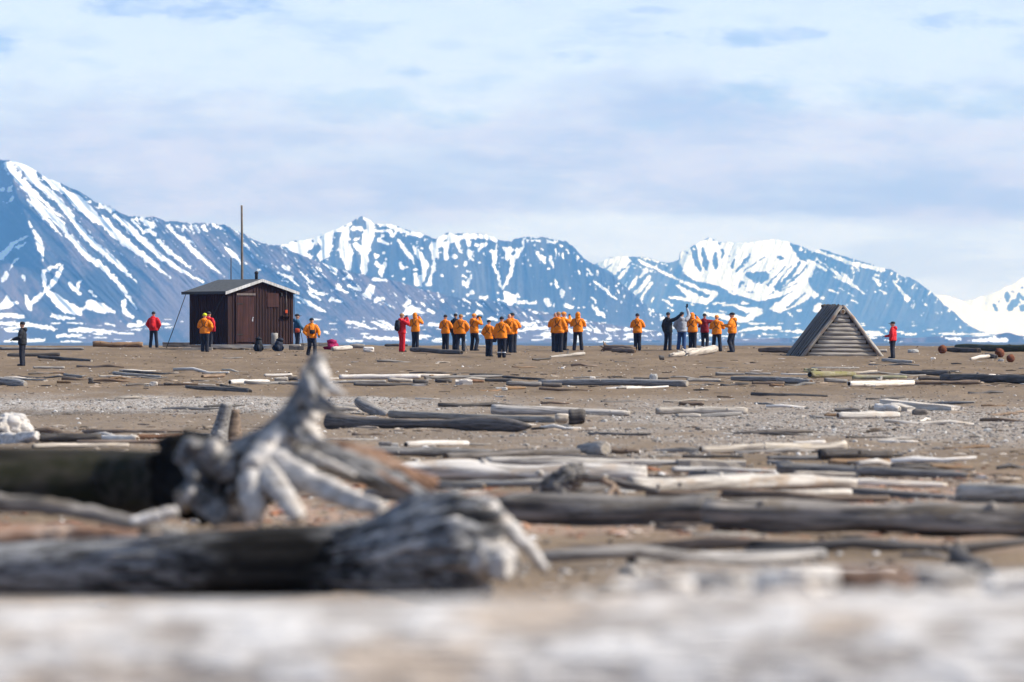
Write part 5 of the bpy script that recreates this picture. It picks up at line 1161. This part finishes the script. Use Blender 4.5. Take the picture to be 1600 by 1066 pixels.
_,f11,k11 = person(741,548,58,45,'face','face','wide','bent','orange','trs',('beanie','peach'),'person in orange with pale orange hat raising a camera, beside the monopod')
person(800.5,551,62,20,'hold','hold',S_,S_,'orange','trs',('beanie','black'),'person in orange with black hat, rearmost of the overlapping pair')
person(796,551.5,61,12,'hold','pocket','wide',S_,'orange','trs',None,'person in orange with hood up, overlapping a black hatted one')
_,f12,k12 = person(764,557.5,57,30,'pocket','front',S_,S_,'orange','trs',('beanie','black'),'short person in orange with a dark bag at the hip, left of the reflective bands')
person(784,559,64,8,'down','hold',S_,S_,'orange','trs',('beanie','black'),'person in orange with white reflective bands round the trouser legs',bands=True)
person(881,547.5,60,65,'down','face',S_,S_,'orange','trs',('beanie','peach'),'person in orange facing right with hands at the face, right of a trio')
person(868,549,61,10,'hold','hold',S_,S_,'orange','trs',None,'person in orange with hood up, at the left rear of the trio')
person(873,550.5,63,25,'hold','front',S_,S_,'orange','trs',('beanie','tan'),'person in orange with brown hat, front of the trio')
person(903,547.5,60,5,'hold','hold','wide','wide','orange','trs',None,'person in orange with hood up standing alone right of the trio',hood=True)
person(996,548,58,8,'hold','hold',S_,S_,'orange','trs',('beanie','black'),'lone person in orange with black hat, beside the dark root fan')
person(1044,548,60,35,'down','point','wide',S_,'black','trs',('beanie','black'),'person in black stretching an arm up to the right, left of the grey jacket',harness=False)
_,f19,k19 = person(1065.5,547,59,15,'pocket','up','wide',S_,'greyj','jean',('beanie','navy'),'person in grey jacket and blue jeans holding a phone overhead',harness=False)
person(1082,547,58.5,25,'hold','face',S_,S_,'orange','trs',None,'person in orange with hood up, between grey jacket and dark red jacket',hood=True)
person(1101,547,57,20,'hold','reach',S_,'bent','dred','trs',('beanie','black'),'person in dark red jacket reaching to the right with one arm',harness=False)
person(1120,549.5,57,10,'hold','hold','wide','wide','orange','trs',('beanie','peach'),'person in orange with pale hat and legs apart, right of the dark red jacket')
person(1144,550.5,62,285,'hold','hold','bent',S_,'orange','trs',('cap','black'),'person in orange with black cap facing left, rightmost of the big group')
_,f24,k24 = person(1395,560,57,285,'down','front',S_,S_,'red','trs',('cap','black'),'person in red jacket and cap facing left, right of the log shelter',harness=False)
def thing(name, bm, m, loc, label, cat, rz=0.0):
    o = frombm(name, bm, m, loc=loc); o.rotation_euler = (0, 0, rz); return tag(o, label, cat)
bm = bmesh.new(); box(bm, -.075, .075, -.05, .04, -.05, .05, bev=.012); bmesh.ops.create_cone(bm, segments=16, radius1=.042, radius2=.047, depth=.14, cap_ends=True, matrix=Matrix.Translation((0, .10, 0)) @ Matrix.Rotation(R(-90), 4, 'X'))
thing('camera', bm, M['blackm'], f11(0, .30, 1.60), 'black camera raised by the person with the pale orange hat', 'camera', -R(45))
bm = bmesh.new(); box(bm, -.04, .04, -.006, .006, -.08, .08, bev=.004)
thing('phone', bm, M['blackm'], f19(.20, .20, 2.06), 'phone held overhead by the person in the grey jacket', 'phone', -.3)
bm = bmesh.new(); box(bm, -.11, .11, -.07, .07, -.09, .09, bev=.03)
thing('camera_bag', bm, M['strap'], f5(.02, .24, 1.13), 'black camera bag on the chest of the walking person', 'bag', -R(165))
bm = bmesh.new(); box(bm, -.10, .10, -.06, .06, -.17, .14, bev=.03)
thing('shoulder_bag', bm, M['navy'], f12(.24, .10, .88), 'dark bag at the hip of the short person in orange', 'bag', -.4)
bm = bmesh.new(); tube(bm, [(0, 0, 0), (-.15, 0, .42), (-.3, 0, .80)], [.022, .022, .018], 8, 1, 0)
q = pt(731, 262); thing('monopod', bm, M['steel'], q, 'pale slanting monopod standing left of the person raising a camera', 'monopod')
bm = bmesh.new(); tube(bm, [(0, 0, 0), (-.1, 0, .6), (-.19, 0, 1.1)], [.014, .014, .016], 8, 1, 0)
thing('trekking_pole', bm, M['blackm'], pt(475, 269), 'dark trekking pole leaning beside the person in blue', 'pole')
bm = bmesh.new(); box(bm, -.11, .11, -.06, .06, -.10, .10, bev=.03)
q = pt(464.5, 269.2, .92); thing('pouch', bm, M['redm'], q, 'orange red pouch at the hip of the person in blue', 'pouch')
# ------------------------------------------------------------------ stones, sticks and bark too many to count
def scatter(name, n, seed, sampler, size, mat, el=(1, 1, .6), kind='pebbles'):
    rg = np.random.default_rng(seed); x_, d_, keep = sampler(rg, n); x_, d_ = x_[keep], d_[keep]; n = len(x_)
    bm = bmesh.new(); bmesh.ops.create_icosphere(bm, subdivisions=1, radius=1); T = np.array([v.co[:] for v in bm.verts]); Fc = np.array([[v.index for v in f.verts] for f in bm.faces]); bm.free()
    s = size(rg, n, d_); a = rg.uniform(0, 6.283, n); jit = 1 + .35 * (rg.random((n, len(T))) - .5)
    e0 = s[:, None] * el[0] * T[None, :, 0] * jit; e1 = s[:, None] * el[1] * T[None, :, 1] * jit; e2 = s[:, None] * el[2] * T[None, :, 2] * jit
    ca, sa = np.cos(a)[:, None], np.sin(a)[:, None]
    V = np.stack([x_[:, None] + e0 * ca - e1 * sa, d_[:, None] + e0 * sa + e1 * ca, gzn(x_, d_)[:, None] + e2 + (s * el[2] * .25)[:, None]], -1).reshape(-1, 3)
    Q = (Fc[None] + (np.arange(n) * len(T))[:, None, None]).reshape(-1, 3)
    t = np.repeat(rg.random(n), len(T)); me = bpy.data.meshes.new(name); np_mesh(me, V, Q, {'tint': t})
    me.polygons.foreach_set('use_smooth', np.zeros(len(Q), bool))
    return tag(link(name, me, mat), kind='stuff')
def tinted(name, stops):
    m = NT(name); t = m.attr('tint'); r = m.new('ShaderNodeValToRGB'); m.l.new(t.outputs['Fac'], r.inputs[0])
    el_ = r.color_ramp.elements
    while len(el_) < len(stops): el_.new(.5)
    for e_, (p_, c_) in zip(el_, stops): e_.position = p_; e_.color = c_ + (1,)
    return m.fin(r.outputs[0], .9)
def inview(rg, n, lo, hi, pw=2.0):
    """places spread evenly over the picture rows between two distances"""
    d_ = 1 / np.sqrt(rg.uniform(1 / hi ** pw, 1 / lo ** pw, n)) if pw == 2 else lo + (hi - lo) * rg.random(n)
    return (rg.random(n) - .5) * d_ * .196, d_
def smp_gravel(rg, n):
    x_, d_ = inview(rg, n, 90, 178, 1); nn = fb(x_ / 2.2, d_ / 7, 41, 4) - .5
    g = np.maximum(sm(d_ + nn * 22, 150, 154) * (1 - sm(d_ + nn * 14, 166, 174)) * (1 - sm(x_ + nn * 4, -5, 1.5)), np.maximum(sm(d_ + nn * 40, 98, 118) * (1 - sm(d_ + nn * 30, 158, 172)) * (.05 + .95 * sm(x_ + nn * 8, 0, 4)), .03))
    return x_, d_, rg.random(n) < g
def smp_sand(rg, n):
    x_, d_ = inview(rg, n, 40, 286, 1); cl = fb(x_ / 3, d_ / 9, 61, 3); return x_, d_, rg.random(n) < .15 + .85 * sm(cl, .42, .62)
def smp_near(rg, n):
    x_, d_ = inview(rg, n, 26, 95, 1); cl = fb(x_ / 1.2, d_ / 5, 71, 3); return x_, d_, rg.random(n) < sm(cl, .45, .6) * .9 + .06
def smp_row(rg, n):
    c = rg.choice([188, 206, 128, 100, 80, 62, 150, 232], n, p=[.26, .12, .14, .12, .16, .10, .06, .04]); d_ = c + rg.normal(0, 1, n) * c * .022; x_ = (rg.random(n) - .5) * d_ * .196
    cl = fb(x_ / 1.6, d_ / 6, 81, 3); return x_, d_, rg.random(n) < sm(cl, .38, .58)
gcol = tinted('mixed_shingle', [(0, (.10, .095, .09)), (.35, (.22, .20, .18)), (.6, (.29, .27, .24)), (.8, (.20, .15, .11)), (.92, (.45, .43, .40)), (1, (.6, .58, .55))])
scatter('gravel', 22000, 1, smp_gravel, lambda r, n, d: r.lognormal(-3.75, .42, n), gcol)
scatter('pebbles', 15000, 2, smp_sand, lambda r, n, d: r.lognormal(-4.0, .5, n), tinted('beach_pebbles', [(0, (.05, .04, .032)), (.4, (.13, .10, .075)), (.7, (.30, .25, .2)), (.88, (.5, .46, .41)), (1, (.68, .65, .62))]))
scatter('shingle', 9000, 3, smp_near, lambda r, n, d: r.lognormal(-4.0, .5, n), gcol)
wcol = tinted('wood_litter', [(0, (.035, .028, .022)), (.35, (.10, .07, .05)), (.6, (.22, .17, .13)), (.8, (.36, .31, .26)), (1, (.52, .47, .42))])
scatter('wood_litter', 4200, 4, smp_row, lambda r, n, d: r.lognormal(-2.35, .5, n), wcol, (1.0, .16, .14))
scatter('wood_chips', 2600, 5, smp_sand, lambda r, n, d: r.lognormal(-2.6, .5, n), wcol, (1.0, .2, .12))
scatter('bark_litter', 2600, 6, lambda rg, n: (lambda q: (q[0], q[1], (fb(q[0] / 2, q[1] / 7, 41, 3) > .46)))(inview(rg, n, 52, 88, 1)), lambda r, n, d: r.lognormal(-3.0, .5, n), tinted('red_bark', [(0, (.06, .03, .02)), (.5, (.26, .11, .06)), (.8, (.33, .2, .13)), (1, (.55, .48, .42))]), (1.0, .4, .2))
# individual small pieces along the wrack lines
base_chips = []
for i in range(4):
    bm = bmesh.new(); L_ = .5 + .2 * i; tube(bm, [(-L_, 0, 0), (-L_ * .3, .04 * (i - 1.5), .03), (L_ * .3, -.03 * (i - 1), .0), (L_, .02, .02)], [.05, .06, .055, .03], 9, i * 5.1, .25)
    me = bpy.data.meshes.new('driftwood_stick'); bm.to_mesh(me); bm.free(); me.polygons.foreach_set('use_smooth', [True] * len(me.polygons)); me.materials.append(None); base_chips.append(me)
rr = random.Random(12); mk = ['grey', 'dark', 'brown', 'pale', 'dark', 'grey', 'white']
rows = [(560, 600, 26), (582, 603, 60), (606, 640, 24), (640, 700, 40), (700, 745, 30), (735, 800, 24), (800, 880, 10)]
for lo, hi, n_ in rows:
    for i in range(n_):
        px, py = rr.uniform(0, 1600), rr.uniform(lo, hi)
        if py > 690 and px < 620: continue
        d_ = hit(px, py); o = bpy.data.objects.new('driftwood_stick', rr.choice(base_chips)); COL.objects.link(o); mm = M[rr.choice(mk)]
        o.material_slots[0].link = 'OBJECT'; o.material_slots[0].material = mm
        x_ = X(px, d_); s = rr.uniform(.3, 1.25); o.location = (x_, d_, gz(x_, d_) + .025 * s); o.rotation_euler = (rr.uniform(0, 6), rr.uniform(-.05, .05), rr.uniform(-.6, .6) if rr.random() < .65 else rr.uniform(-1.5, 1.5)); o.scale = (s, s * rr.uniform(.6, 1.1), s * .9)
        tag(o, 'small loose stick among the larger driftwood on the sand', 'stick', 'small loose sticks on the beach')
labs = {}
for o in bpy.data.objects:
    if 'label' in o and o.get('group') != 'small loose sticks on the beach': labs.setdefault(o['label'], []).append(o.name)
print('DUP', {k: v for k, v in labs.items() if len(v) > 1}, [k for k in labs if not 4 <= len(k.split()) <= 16])
